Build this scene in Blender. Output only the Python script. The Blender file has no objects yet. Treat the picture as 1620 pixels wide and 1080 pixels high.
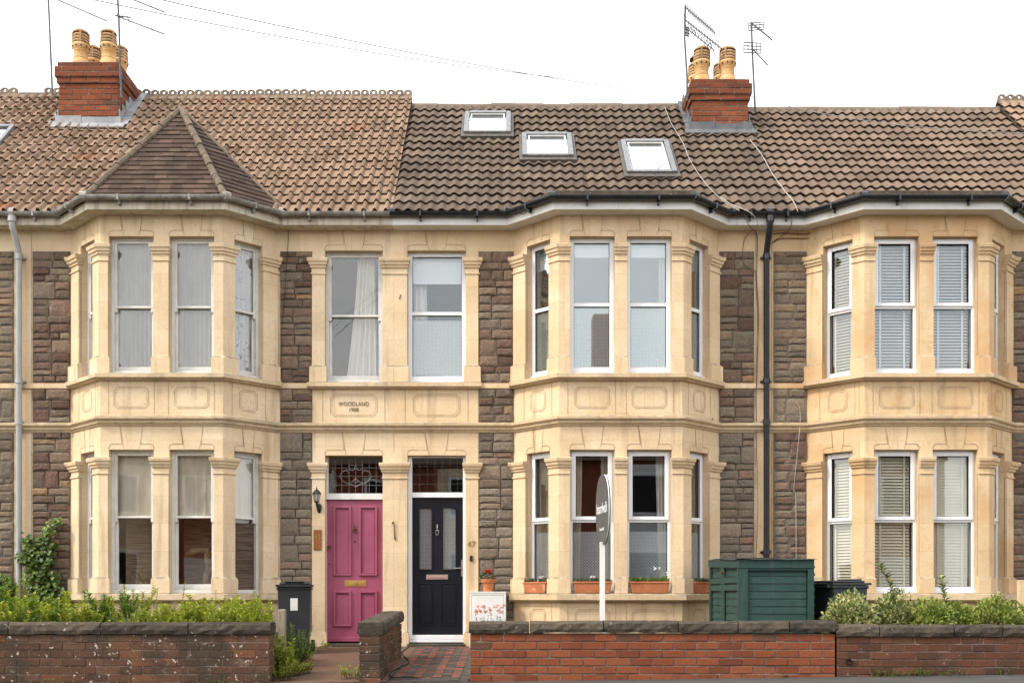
import bpy, math, random
from mathutils import Vector, Matrix
PI = math.pi; R = math.radians
scn = bpy.context.scene
col = scn.collection

# ------------------------------------------------------------------ camera, sky, sun, exposure
S0, D0, E = 1680.0, 15.0, 0.913          # focal length in photo pixels, camera distance, eye height
def PX(px, Y=0.0): return (px - 805.0) * (D0 + Y) / S0
def PZ(py, Y=0.0): return E + (940.0 - py) * (D0 + Y) / S0

cam = bpy.data.cameras.new('camera'); co = bpy.data.objects.new('camera', cam); col.objects.link(co)
co.location = (0, -D0, E); co.rotation_euler = (R(90), 0, 0)
cam.sensor_width = 36; cam.lens = 36 * S0 / 1620
cam.shift_x = 5 / 1620; cam.shift_y = 400 / 1620
cam.clip_start = .1; cam.clip_end = 2000
scn.camera = co

SUN_EL, SUN_AZ = 46, -62                 # degrees: height, and azimuth from the camera's back towards the left
w = bpy.data.worlds.new('World'); scn.world = w; w.use_nodes = True
nt = w.node_tree; nt.nodes.clear()
def wn(t, **k):
    n = nt.nodes.new(t)
    for a, b in k.items(): setattr(n, a, b)
    return n
sky = wn('ShaderNodeTexSky'); sky.sky_type = 'NISHITA'; sky.sun_disc = False
sky.sun_elevation = R(SUN_EL); sky.sun_rotation = R(180 - SUN_AZ); sky.dust_density = 4; sky.air_density = 1.2
b1 = wn('ShaderNodeBackground'); b1.inputs[1].default_value = .05
tc = wn('ShaderNodeTexCoord'); mp = wn('ShaderNodeMapping'); mp.inputs['Scale'].default_value = (1, 1, 2.6)
nz = wn('ShaderNodeTexNoise'); nz.inputs['Scale'].default_value = 2.2; nz.inputs['Detail'].default_value = 5
cr = wn('ShaderNodeValToRGB'); cr.color_ramp.elements[0].position = .3; cr.color_ramp.elements[0].color = (.80, .83, .88, 1)
cr.color_ramp.elements[1].position = .65; cr.color_ramp.elements[1].color = (1, .985, .96, 1)
b2 = wn('ShaderNodeBackground'); b2.inputs[1].default_value = 1.15
ad = wn('ShaderNodeAddShader'); wo = wn('ShaderNodeOutputWorld'); L = nt.links.new
L(sky.outputs[0], b1.inputs[0]); L(tc.outputs['Generated'], mp.inputs[0]); L(mp.outputs[0], nz.inputs['Vector'])
L(nz.outputs[0], cr.inputs[0]); L(cr.outputs[0], b2.inputs[0]); L(b1.outputs[0], ad.inputs[0]); L(b2.outputs[0], ad.inputs[1]); L(ad.outputs[0], wo.inputs[0])

sl = bpy.data.lights.new('sun', 'SUN'); sl.energy = 1.7; sl.angle = R(10); sl.color = (1, .95, .86)
so = bpy.data.objects.new('sun', sl); col.objects.link(so)
_a = R(SUN_AZ); _e = R(SUN_EL)
sdir = Vector((math.sin(_a) * math.cos(_e), -math.cos(_a) * math.cos(_e), math.sin(_e)))   # towards the sun
so.rotation_euler = sdir.to_track_quat('Z', 'Y').to_euler(); so.location = (0, 0, 30)

scn.view_settings.view_transform = 'Standard'; scn.view_settings.look = 'None'
scn.view_settings.exposure = 0.80; scn.view_settings.gamma = 1
scn.cycles.max_bounces = 8; scn.cycles.transparent_max_bounces = 14
scn.cycles.caustics_reflective = False; scn.cycles.caustics_refractive = False

# ------------------------------------------------------------------ mesh builder
class MB:
    def __init__(s): s.v = []; s.f = []; s.m = []; s.c = []; s.uv = {}; s.mi = 0; s.rn = .5
    def add(s, vs, fs, T=None):
        n = len(s.v)
        if T is None: s.v += [tuple(p) for p in vs]
        else: s.v += [tuple(T @ Vector(p)) for p in vs]
        for f in fs:
            s.f.append(tuple(i + n for i in f)); s.m.append(s.mi); s.c.append(s.rn)
    def quad(s, p, T=None, uv=None):
        s.add(p, [tuple(range(len(p)))], T)
        if uv: s.uv[len(s.f) - 1] = uv
    def box(s, x0, x1, y0, y1, z0, z1, T=None, b=0.0):
        if b <= 0:
            vs = [(x0,y0,z0),(x1,y0,z0),(x1,y1,z0),(x0,y1,z0),(x0,y0,z1),(x1,y0,z1),(x1,y1,z1),(x0,y1,z1)]
            s.add(vs, [(0,3,2,1),(4,5,6,7),(0,1,5,4),(1,2,6,5),(2,3,7,6),(3,0,4,7)], T); return
        vs = []                                        # chamfered box: 24 verts
        X = (x0, x1); Y = (y0, y1); Z = (z0, z1); ix = {}
        for i in (0,1):
            for j in (0,1):
                for k in (0,1):
                    sx, sy, sz = (1,-1)[i], (1,-1)[j], (1,-1)[k]
                    for a in range(3):
                        d = [sx*b, sy*b, sz*b]; d[a] = 0
                        ix[i,j,k,a] = len(vs); vs.append((X[i]+d[0], Y[j]+d[1], Z[k]+d[2]))
        fs = []
        for i in (0,1):
            q = [ix[i,0,0,0], ix[i,1,0,0], ix[i,1,1,0], ix[i,0,1,0]]; fs.append(q if i else q[::-1])
            q = [ix[0,i,0,1], ix[0,i,1,1], ix[1,i,1,1], ix[1,i,0,1]]; fs.append(q if i else q[::-1])
            q = [ix[0,0,i,2], ix[1,0,i,2], ix[1,1,i,2], ix[0,1,i,2]]; fs.append(q if i else q[::-1])
        for i in (0,1):
            for j in (0,1):
                q = [ix[i,j,0,0], ix[i,j,1,0], ix[i,j,1,1], ix[i,j,0,1]]; fs.append(q if i != j else q[::-1])
                q = [ix[i,0,j,0], ix[i,1,j,0], ix[i,1,j,2], ix[i,0,j,2]]; fs.append(q[::-1] if i != j else q)
                q = [ix[0,i,j,1], ix[1,i,j,1], ix[1,i,j,2], ix[0,i,j,2]]; fs.append(q if i != j else q[::-1])
                for k in (0,1):
                    t = [ix[i,j,k,0], ix[i,j,k,1], ix[i,j,k,2]]; fs.append(t)
        s.add(vs, [tuple(f) for f in fs], T)
    def tube(s, pts, r, n=6, T=None, cap=True):
        pts = [Vector(p) for p in pts]; vs = []; fs = []
        rr = r if isinstance(r, (list, tuple)) else [r] * len(pts)
        pu = None
        for i, p in enumerate(pts):
            d = (pts[min(i+1, len(pts)-1)] - pts[max(i-1, 0)]).normalized()
            if pu is None: pu = d.orthogonal().normalized()
            u = (pu - d * pu.dot(d)).normalized(); pu = u; q = d.cross(u)
            for k in range(n):
                a = 2*PI*k/n; vs.append(p + (u*math.cos(a) + q*math.sin(a)) * rr[i])
        for i in range(len(pts)-1):
            for k in range(n):
                fs.append((i*n+k, i*n+(k+1)%n, (i+1)*n+(k+1)%n, (i+1)*n+k))
        if cap: fs.append(tuple(range(n))[::-1]); fs.append(tuple(range((len(pts)-1)*n, len(pts)*n)))
        s.add(vs, fs, T)
    def lathe(s, prof, c=(0,0,0), n=16, T=None, cap=True):
        vs = []; fs = []
        for r, z in prof:
            for k in range(n):
                a = 2*PI*k/n; vs.append((c[0]+r*math.cos(a), c[1]+r*math.sin(a), c[2]+z))
        for i in range(len(prof)-1):
            for k in range(n): fs.append((i*n+k, i*n+(k+1)%n, (i+1)*n+(k+1)%n, (i+1)*n+k))
        if cap: fs.append(tuple(range(n))[::-1]); fs.append(tuple(range((len(prof)-1)*n, len(prof)*n)))
        s.add(vs, fs, T)
    def build(s, name, mats, parent=None, smooth=False, bevel=0.0, origin=None):
        if not isinstance(mats, (list, tuple)): mats = [mats]
        xs = [p[0] for p in s.v]; ys = [p[1] for p in s.v]; zs = [p[2] for p in s.v]
        c = origin if origin is not None else Vector(((min(xs)+max(xs))/2, (min(ys)+max(ys))/2, min(zs)))
        c = Vector(c)
        me = bpy.data.meshes.new(name)
        me.from_pydata([(p[0]-c[0], p[1]-c[1], p[2]-c[2]) for p in s.v], [], s.f)
        for m in mats: me.materials.append(m)
        me.polygons.foreach_set('material_index', s.m)
        at = me.attributes.new('rnd', 'FLOAT', 'FACE'); at.data.foreach_set('value', s.c)
        if s.uv:
            ul = me.uv_layers.new(name='UVMap')
            for fi, uv in s.uv.items():
                for k, li in enumerate(me.polygons[fi].loop_indices): ul.data[li].uv = uv[k]
        if smooth: me.polygons.foreach_set('use_smooth', [True]*len(me.polygons))
        me.update()
        o = bpy.data.objects.new(name, me); col.objects.link(o)
        if smooth:
            try: me.set_sharp_from_angle(angle=R(38))
            except Exception: pass
        if parent is not None:
            o.parent = parent; pw = Vector(parent['_w']); o.location = c - pw
        else: o.location = c
        o['_w'] = tuple(c)
        if bevel > 0:
            bv = o.modifiers.new('bevel', 'BEVEL'); bv.width = bevel; bv.segments = 2; bv.limit_method = 'ANGLE'; bv.angle_limit = R(40)
        return o
def thing(name, label, cat, loc=(0,0,0), group=None):
    o = bpy.data.objects.new(name, None); col.objects.link(o); o.location = loc; o['_w'] = tuple(loc)
    o.empty_display_size = .2
    return tag(o, label, cat, group)
def tag(o, label, cat, group=None, kind=None):
    o['label'] = label; o['category'] = cat
    if group: o['group'] = group
    if kind: o['kind'] = kind
    return o
def struct(o): o['kind'] = 'structure'; return o
def TR(x, y, z, a=0.0): return Matrix.Translation((x, y, z)) @ Matrix.Rotation(a, 4, 'Z')

# ------------------------------------------------------------------ materials
def new_mat(name):
    m = bpy.data.materials.new(name); m.use_nodes = True; t = m.node_tree; t.nodes.clear()
    return m, t, t.nodes.new('ShaderNodeOutputMaterial')
def ramp(t, fac, stops, interp='LINEAR'):
    n = t.nodes.new('ShaderNodeValToRGB'); e = n.color_ramp.elements; n.color_ramp.interpolation = interp
    while len(e) > 1: e.remove(e[-1])
    for i, (p, c) in enumerate(stops):
        x = e[0] if i == 0 else e.new(p)
        x.position = p; x.color = (*c, 1) if len(c) == 3 else c
    t.links.new(fac, n.inputs[0]); return n.outputs[0]
def noise(t, vec, scale, detail=4, rough=.55, dist=0.0):
    n = t.nodes.new('ShaderNodeTexNoise'); n.inputs['Scale'].default_value = scale; n.inputs['Detail'].default_value = detail
    n.inputs['Roughness'].default_value = rough; n.inputs['Distortion'].default_value = dist
    t.links.new(vec, n.inputs['Vector']); return n.outputs[0]
def mixc(t, fac, a, b, mode='MIX'):
    n = t.nodes.new('ShaderNodeMix'); n.data_type = 'RGBA'; n.blend_type = mode
    for s, v in ((n.inputs[0], fac), (n.inputs[6], a), (n.inputs[7], b)):
        if isinstance(v, (int, float)): s.default_value = v
        elif isinstance(v, tuple): s.default_value = (*v, 1)
        else: t.links.new(v, s)
    return n.outputs[2]
def math_(t, op, a, b=None, c=None, clamp=False):
    n = t.nodes.new('ShaderNodeMath'); n.operation = op; n.use_clamp = clamp
    for s, v in zip(n.inputs, (a, b, c)):
        if v is None: continue
        if isinstance(v, (int, float)): s.default_value = v
        else: t.links.new(v, s)
    return n.outputs[0]
def coords(t, scale=(1,1,1), world=False):
    g = t.nodes.new('ShaderNodeNewGeometry') if world else t.nodes.new('ShaderNodeTexCoord')
    m = t.nodes.new('ShaderNodeMapping'); m.inputs['Scale'].default_value = scale
    t.links.new(g.outputs['Position'] if world else g.outputs['Object'], m.inputs[0]); return m.outputs[0]
def attr(t, name='rnd'):
    n = t.nodes.new('ShaderNodeAttribute'); n.attribute_name = name; return n.outputs['Fac']
W0, W1 = (0,0,0), (1,1,1)
def surf(name, cols, scale=3, detail=5, rough=.85, fine=None, rnd=None, rndf=.6, spots=(), bump=0.0, bscale=60, metal=0.0, coat=0.0, streak=None, topgrime=None, vscale=(1,1,1), spec=.3, trans=None, blocks=False):
    """cols: colour stops over a noise; fine=(scale,amount); rnd: stops over the per-piece value; spots: (scale, threshold, colour, softness, amount)"""
    m, t, out = new_mat(name)
    p = t.nodes.new('ShaderNodeBsdfPrincipled'); v = coords(t, vscale, True)
    if isinstance(cols[0], (int, float)): cols = [(0, cols), (1, cols)]
    c = ramp(t, noise(t, v, scale, detail), cols)
    if rnd: c = mixc(t, rndf, c, ramp(t, attr(t), rnd))
    if fine:
        f = ramp(t, noise(t, v, fine[0], 4, .65), [(.25, (1-fine[1],)*3), (.75, (1+fine[1]*.6,)*3)])
        c = mixc(t, 1.0, c, f, 'MULTIPLY')
    if blocks:                                   # ashlar: each block a slightly different tone, hairline joints
        sxyz = t.nodes.new('ShaderNodeSeparateXYZ'); t.links.new(coords(t, (1,1,1), True), sxyz.inputs[0]); cb = t.nodes.new('ShaderNodeCombineXYZ')
        t.links.new(math_(t, 'ADD', sxyz.outputs[0], math_(t, 'MULTIPLY', sxyz.outputs[1], .6)), cb.inputs[0]); t.links.new(sxyz.outputs[2], cb.inputs[1])
        br = t.nodes.new('ShaderNodeTexBrick'); br.inputs['Scale'].default_value = 1; br.inputs['Brick Width'].default_value = .74; br.inputs['Row Height'].default_value = .375
        br.inputs['Mortar Size'].default_value = .0035; br.inputs['Color1'].default_value = (.93,.92,.90,1); br.inputs['Color2'].default_value = (1.05,1.05,1.05,1); br.inputs['Mortar'].default_value = (.84,.80,.74,1); br.inputs['Mortar Smooth'].default_value = .3
        t.links.new(cb.outputs[0], br.inputs['Vector']); c = mixc(t, 1.0, c, br.outputs[0], 'MULTIPLY')
    if streak:                                   # dirt runs stretched down the surface
        sv = coords(t, (streak[0], streak[0], streak[0]*.09), True)
        c = mixc(t, ramp(t, noise(t, sv, 1, 4, .6), [(streak[1], W0), (streak[1]+.16, (streak[3],)*3)]), c, streak[2])
    for sc, th, colr, soft, am in spots:
        c = mixc(t, ramp(t, noise(t, v, sc, 3, .6, .3), [(th, W0), (th+soft, (am,)*3)]), c, colr)
    if topgrime:                                 # lichen and soot lying on ledges
        g = t.nodes.new('ShaderNodeNewGeometry'); sx = t.nodes.new('ShaderNodeSeparateXYZ'); t.links.new(g.outputs['True Normal'], sx.inputs[0])
        f = math_(t, 'MULTIPLY', ramp(t, sx.outputs[2], [(.25, W0), (.6, W1)]), ramp(t, noise(t, v, 9, 4), [(.35, (.25,)*3), (.6, (.9,)*3)]))
        c = mixc(t, f, c, topgrime)
    t.links.new(c, p.inputs['Base Color'])
    p.inputs['Roughness'].default_value = rough; p.inputs['Metallic'].default_value = metal
    p.inputs['Specular IOR Level'].default_value = spec
    if coat: p.inputs['Coat Weight'].default_value = coat; p.inputs['Coat Roughness'].default_value = .15
    if bump:
        b = t.nodes.new('ShaderNodeBump'); b.inputs['Strength'].default_value = 1; b.inputs['Distance'].default_value = bump
        t.links.new(noise(t, v, bscale, 5, .65), b.inputs['Height']); t.links.new(b.outputs[0], p.inputs['Normal'])
    sh = p.outputs[0]
    if trans:
        tl = t.nodes.new('ShaderNodeBsdfTranslucent'); t.links.new(c, tl.inputs[0])
        mx = t.nodes.new('ShaderNodeMixShader'); mx.inputs[0].default_value = trans
        t.links.new(sh, mx.inputs[1]); t.links.new(tl.outputs[0], mx.inputs[2]); sh = mx.outputs[0]
    t.links.new(sh, out.inputs[0]); return m
def glass_mat(name, tint=(1,1,1), base=.12, waves=0.0, refl=(.93,.97,1), fk=.45):
    m, t, out = new_mat(name)
    tr = t.nodes.new('ShaderNodeBsdfTransparent'); tr.inputs[0].default_value = (*tint, 1)
    gl = t.nodes.new('ShaderNodeBsdfGlossy'); gl.inputs['Roughness'].default_value = .015; gl.inputs[0].default_value = (*refl,1)
    fr = t.nodes.new('ShaderNodeLayerWeight'); fr.inputs[0].default_value = .35
    f = math_(t, 'ADD', math_(t, 'MULTIPLY', fr.outputs['Fresnel'], fk), base, clamp=True)
    if waves:
        v = coords(t, (1,1,1), True); b = t.nodes.new('ShaderNodeBump'); b.inputs['Distance'].default_value = waves
        t.links.new(noise(t, v, 1.7, 1, .4), b.inputs['Height']); t.links.new(b.outputs[0], gl.inputs['Normal'])
    mx = t.nodes.new('ShaderNodeMixShader'); t.links.new(f, mx.inputs[0]); t.links.new(tr.outputs[0], mx.inputs[1]); t.links.new(gl.outputs[0], mx.inputs[2])
    t.links.new(mx.outputs[0], out.inputs[0]); return m
def film_mat(name, pitch, colr=(.62,.66,.68), veil=.12):
    m, t, out = new_mat(name)
    u = t.nodes.new('ShaderNodeUVMap'); vm = t.nodes.new('ShaderNodeVectorMath'); vm.operation = 'SCALE'; vm.inputs['Scale'].default_value = 1/pitch
    t.links.new(u.outputs[0], vm.inputs[0])
    fr = t.nodes.new('ShaderNodeVectorMath'); fr.operation = 'FRACTION'; t.links.new(vm.outputs[0], fr.inputs[0])
    sb = t.nodes.new('ShaderNodeVectorMath'); sb.operation = 'SUBTRACT'; sb.inputs[1].default_value = (.5,.5,0); t.links.new(fr.outputs[0], sb.inputs[0])
    ln = t.nodes.new('ShaderNodeVectorMath'); ln.operation = 'LENGTH'; t.links.new(sb.outputs[0], ln.inputs[0])
    ring = math_(t, 'COMPARE', ln.outputs['Value'], .36, .1)
    corner = math_(t, 'GREATER_THAN', ln.outputs['Value'], .62)
    f = math_(t, 'ADD', math_(t, 'MULTIPLY', math_(t, 'MAXIMUM', ring, corner), .72), veil, clamp=True)
    tr = t.nodes.new('ShaderNodeBsdfTransparent'); df = t.nodes.new('ShaderNodeBsdfDiffuse'); df.inputs[0].default_value = (*colr, 1)
    mx = t.nodes.new('ShaderNodeMixShader'); t.links.new(f, mx.inputs[0]); t.links.new(tr.outputs[0], mx.inputs[1]); t.links.new(df.outputs[0], mx.inputs[2])
    t.links.new(mx.outputs[0], out.inputs[0]); return m

def stone_mat(name, a, b, c, st=.5, orange=0.0, dirty=0.0):
    sp = [(1.1, .56, (.50,.335,.19), .2, .45), (38, .64, (.30,.22,.14), .05, .5)]
    if orange: sp.append((.9, .47, (.56,.30,.13), .16, orange)); sp.append((5, .6, (.50,.26,.10), .08, orange*.6))
    if dirty: sp += [(3.2, .50, (.30,.25,.18), .16, dirty), (16, .58, (.20,.17,.125), .10, dirty*.8)]
    return surf(name, [(.3, a), (.5, b), (.7, c)], blocks=not dirty, scale=1.6, detail=6, fine=(26, .09), spots=sp, streak=(5.0, .57, (.38,.27,.165), st),
                bump=.004, bscale=70, rough=.92, topgrime=(.22,.19,.14), spec=.15)
M = {}
M['stone45'] = stone_mat('bath_stone_pale', (.63,.472,.295), (.71,.55,.362), (.76,.61,.43), .7)
M['stone47'] = stone_mat('bath_stone_warm', (.645,.47,.285), (.72,.54,.342), (.765,.60,.41), .6)
M['stone49'] = stone_mat('bath_stone_stained', (.60,.425,.245), (.68,.50,.30), (.73,.56,.36), .7, .55)
M['ledge45'] = stone_mat('weathered_ledge_pale', (.54,.41,.26), (.63,.49,.32), (.69,.55,.38), .6, 0, .5)
M['ledge49'] = stone_mat('weathered_ledge_warm', (.56,.41,.25), (.64,.48,.30), (.70,.545,.36), .5, 0, .38)
M['joint'] = surf('groove_line', [(.3,(.24,.16,.095)), (.55,(.42,.30,.185)), (.7,(.56,.42,.27))], scale=6, rough=1)  # darker flat strips in place of engraved lines and joints
M['mortar'] = surf('dark_mortar', [(.3,(.065,.053,.042)), (.7,(.14,.118,.094))], scale=12, rough=1, bump=.003, bscale=120)
M['mortar_l'] = surf('pale_mortar', [(.3,(.17,.145,.115)), (.7,(.28,.24,.195))], scale=8, rough=1, bump=.003, bscale=120)
rub_b = [(0,(.10,.058,.042)), (.18,(.18,.108,.078)), (.36,(.135,.098,.074)), (.5,(.225,.142,.100)), (.65,(.18,.152,.115)), (.8,(.25,.168,.115)), (.92,(.235,.20,.15)), (1,(.38,.22,.095))]
rub_g = [(0,(.13,.105,.082)), (.2,(.23,.190,.142)), (.4,(.19,.135,.10)), (.55,(.28,.235,.175)), (.7,(.17,.152,.12)), (.85,(.32,.265,.195)), (1,(.26,.14,.095))]
rub_l = [(0,(.15,.115,.08)), (.3,(.24,.19,.135)), (.5,(.16,.132,.10)), (.7,(.29,.23,.16)), (.85,(.22,.16,.115)), (1,(.32,.21,.12))]
def rub(name, st): return surf(name, [(.3,(.095,.07,.052)), (.7,(.25,.19,.14))], scale=9, rnd=st, rndf=.8, fine=(38,.42), bump=.014, bscale=32, rough=.95,
                               spots=[(7,.64,(.30,.27,.21),.07,.45), (60,.70,(.42,.40,.34),.03,.5)], spec=.15)
M['rub_b'] = rub('purple_rubble', rub_b); M['rub_g'] = rub('grey_rubble', rub_g); M['rub_l'] = rub('tan_rubble', rub_l)
M['wood_white'] = surf('old_white_paint', [(.3,(.62,.60,.55)), (.6,(.72,.70,.66))], scale=6, fine=(60,.06), spots=[(30,.68,(.32,.27,.2),.05,.5)], rough=.5)
M['upvc'] = surf('white_upvc', [(.3,(.76,.77,.78)), (.7,(.82,.82,.82))], scale=3, rough=.28, spec=.5, fine=(20,.02))
M['gasket'] = surf('black_gasket', (.02,.02,.02), rough=.6)
M['glass_up'] = glass_mat('upper_window_glass', (.97,.985,.985), .10, 0, (.92,.98,1), .6)
M['glass'] = glass_mat('window_glass', (.98,.99,.99), .05)
M['glass_old'] = glass_mat('old_window_glass', (.97,.975,.97), .05, .0012, (1,.97,.93))
M['glass_sky'] = glass_mat('roof_window_glass', (.8,.85,.88), .85)
M['glass_store'] = glass_mat('dirty_glass', (.985,.98,.97), .035, .0015, (1,.96,.92))
M['film'] = film_mat('lattice_film', .038)
M['film_pale'] = film_mat('pale_lattice_film', .038, (.66,.72,.70), .34)
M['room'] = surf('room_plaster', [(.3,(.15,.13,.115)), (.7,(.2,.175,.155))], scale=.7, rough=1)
M['net'] = surf('white_curtain_cloth', [(.3,(.80,.77,.69)), (.7,(.86,.84,.77))], scale=4, rough=1, trans=.12, vscale=(1,1,.2))
M['cream'] = surf('cream_curtain_cloth', [(.3,(.72,.67,.54)), (.7,(.84,.79,.67))], scale=4, rough=1, trans=.1)
M['voile'] = surf('grey_voile_cloth', [(.3,(.27,.265,.25)), (.7,(.40,.395,.375))], scale=2.3, vscale=(1,1,.5), rough=1, trans=.1, fine=(7,.10))
M['beige'] = surf('beige_curtain_cloth', [(.3,(.46,.38,.28)), (.7,(.56,.47,.36))], scale=4, rough=1, trans=.25)
M['sprig'] = surf('sprigged_curtain_cloth', [(.3,(.72,.72,.71)), (.7,(.80,.80,.79))], scale=4, rough=1, spots=[(13,.60,(.12,.12,.14),.03,.75)], trans=.3)
M['greyroll'] = surf('grey_roller_cloth', [(.3,(.36,.37,.36)), (.7,(.42,.43,.42))], scale=2, rough=1, fine=(300,.05))
M['whiteroll'] = surf('white_roller_cloth', (.78,.80,.80), rough=1)
M['mesh_dark'] = surf('brown_bamboo_blind', [(.35,(.045,.03,.022)), (.6,(.15,.10,.07))], scale=3, vscale=(1,1,30), detail=2, rough=.9)
M['screen'] = surf('brown_screen', [(.35,(.10,.062,.042)), (.6,(.27,.19,.135))], scale=3, vscale=(1,1,22), detail=2, rough=.9)
M['ven_grey'] = surf('pale_grey_slats', (.74,.74,.72), rough=.5, fine=(8,.04))
M['ven_cream'] = surf('cream_slats', (.82,.77,.60), rough=.55, fine=(8,.04))
M['ven_olive'] = surf('olive_slats', (.62,.57,.42), rough=.55, fine=(8,.04))
M['pink'] = surf('pink_gloss_paint', [(.3,(.30,.062,.115)), (.7,(.37,.092,.155))], scale=2.2, fine=(30,.08), streak=(7,.58,(.20,.07,.09),.35), rough=.36, spec=.5, bump=.0008, bscale=150,
                 spots=[(45,.72,(.55,.3,.32),.03,.5)])
M['blackdoor'] = surf('black_door_paint', [(.3,(.005,.0055,.009)), (.7,(.009,.010,.015))], scale=3, rough=.42, spec=.22, bump=.0008, bscale=90)
M['brass'] = surf('aged_brass', [(.3,(.42,.24,.06)), (.7,(.66,.42,.14))], scale=14, metal=.75, rough=.38)
M['chrome'] = surf('brushed_steel', (.62,.60,.58), metal=.95, rough=.25)
M['rosegold'] = surf('rose_metal', (.60,.42,.38), metal=.7, rough=.3)
M['lead'] = surf('lead_came', (.24,.23,.22), metal=.3, rough=.5)
M['leadsheet'] = surf('lead_flashing', [(.3,(.085,.087,.093)), (.7,(.16,.163,.172))], scale=5, fine=(30,.12), rough=.6, bump=.004, bscale=14)
M['leadpale'] = surf('pale_lead', [(.3,(.20,.205,.215)), (.7,(.36,.365,.38))], scale=5, fine=(30,.12), rough=.6, bump=.004, bscale=14)
M['gut_grey'] = surf('weathered_grey_gutter', [(.3,(.17,.155,.135)), (.5,(.28,.26,.23)), (.7,(.40,.38,.345))], scale=7, rough=.7, streak=(16,.5,(.13,.11,.09),.6))
M['gut_black'] = surf('black_gutter', [(.3,(.010,.011,.014)), (.7,(.02,.022,.028))], scale=5, rough=.28, spec=.5, fine=(30,.1))
M['pipe_grey'] = surf('pale_grey_pipe', [(.3,(.34,.34,.33)), (.7,(.45,.45,.44))], scale=3, rough=.45, spots=[(20,.66,(.25,.22,.18),.05,.5)])
M['fascia_w'] = surf('white_fascia', [(.3,(.70,.67,.62)), (.7,(.80,.79,.76))], scale=4, rough=.5, streak=(8,.58,(.4,.33,.26),.4))
M['fascia_s'] = surf('stained_timber_fascia', [(.3,(.52,.45,.35)), (.7,(.70,.64,.53))], scale=4, rough=.8, streak=(10,.5,(.22,.16,.1),.5))
M['brick'] = surf('red_brick', [(.3,(.17,.050,.026)), (.7,(.25,.082,.042))], scale=6, rnd=[(0,(.09,.042,.030)), (.2,(.18,.055,.028)), (.5,(.24,.072,.034)), (.8,(.29,.095,.043)), (.93,(.24,.09,.05)), (1,(.085,.062,.045))], rndf=.75,
                  fine=(45,.28), spots=[(9,.60,(.07,.05,.035),.1,.6), (40,.70,(.55,.48,.40),.03,.6)], bump=.006, bscale=55, rough=.95, spec=.15)
M['brick_old'] = surf('sooty_old_brick', [(.3,(.075,.045,.031)), (.7,(.17,.085,.052))], scale=3, rnd=[(0,(.06,.042,.031)), (.3,(.10,.057,.038)), (.6,(.15,.072,.046)), (.85,(.13,.088,.06)), (1,(.24,.092,.046))], rndf=.5,
                  fine=(45,.35), spots=[(2.2,.47,(.055,.044,.032),.12,.75), (18,.652,(.62,.55,.45),.03,.85), (7,.64,(.24,.19,.13),.08,.5), (90,.73,(.7,.66,.58),.02,.7)], bump=.010, bscale=40, rough=.98, spec=.1)
M['brick_browned'] = surf('browned_brick', [(.3,(.09,.042,.028)), (.7,(.155,.068,.042))], scale=3, rnd=[(0,(.055,.036,.027)), (.3,(.11,.050,.031)), (.6,(.15,.062,.038)), (.85,(.135,.072,.047)), (1,(.19,.078,.042))], rndf=.65,
                  fine=(45,.3), spots=[(2.2,.54,(.055,.042,.032),.12,.6), (30,.69,(.60,.54,.46),.025,.7)], bump=.007, bscale=45, rough=.98, spec=.1)
M['brick_opp'] = surf('red_house_brick', [(.3,(.25,.06,.03)), (.7,(.38,.12,.06))], scale=8, rough=.9, fine=(3,.2))
M['mortar_b'] = surf('brick_mortar', [(.3,(.07,.055,.043)), (.55,(.15,.125,.10)), (.72,(.30,.26,.215))], scale=9, rough=1, bump=.004, bscale=90)
M['cope'] = surf('pennant_coping', [(.3,(.030,.027,.024)), (.5,(.065,.056,.045)), (.7,(.125,.105,.075))], scale=5, rnd=[(0,(.045,.038,.031)), (.5,(.088,.072,.053)), (1,(.14,.112,.078))], rndf=.5, fine=(30,.35),
                 spots=[(14,.66,(.34,.32,.27),.04,.6), (5,.66,(.10,.11,.05),.1,.4)], bump=.014, bscale=18, rough=.95, spec=.15)
def tile(name, stops, sp=()): return surf(name, [(.3, stops[1][1]), (.7, stops[-2][1])], scale=2, rnd=stops, rndf=.62, fine=(28,.22), spots=[(3.0,.60,(.12,.09,.065),.12,.5), (24,.66,(.42,.37,.28),.05,.45), (1.5,.63,(.115,.10,.05),.05,.45)]+list(sp), bump=.004, bscale=60, rough=.95, spec=.15)
M['tile_pink'] = tile('pink_clay_tile', [(0,(.13,.083,.052)), (.3,(.215,.140,.092)), (.6,(.275,.183,.124)), (.93,(.34,.236,.166)), (1,(.28,.115,.062))])
M['tile_dark'] = tile('brown_grey_tile', [(0,(.070,.050,.037)), (.4,(.112,.081,.060)), (.7,(.142,.104,.078)), (1,(.20,.145,.102))])
M['tile_tan'] = tile('tan_concrete_tile', [(0,(.10,.070,.050)), (.4,(.155,.110,.080)), (.7,(.19,.137,.10)), (1,(.24,.172,.125))])
M['tile_edge'] = surf('shadowed_dirty_tile_edge', [(.3,(.055,.039,.028)), (.7,(.12,.084,.058))], scale=10, rough=1)  # darker butt edges: shadow under each course painted in, along with dirt
M['slate'] = surf('brown_plain_tile', [(.3,(.050,.033,.026)), (.7,(.095,.062,.047))], scale=3, rnd=[(0,(.042,.029,.024)), (.5,(.072,.048,.037)), (.85,(.10,.067,.050)), (1,(.145,.095,.068))], rndf=.6, fine=(35,.25), bump=.004, bscale=60, rough=.95,
                  spots=[(6,.63,(.2,.16,.12),.08,.4)], spec=.15)
M['hip'] = surf('hip_mortar', [(.3,(.11,.083,.06)), (.7,(.21,.162,.118))], scale=8, fine=(30,.25), rough=1, bump=.008, bscale=30)
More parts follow.
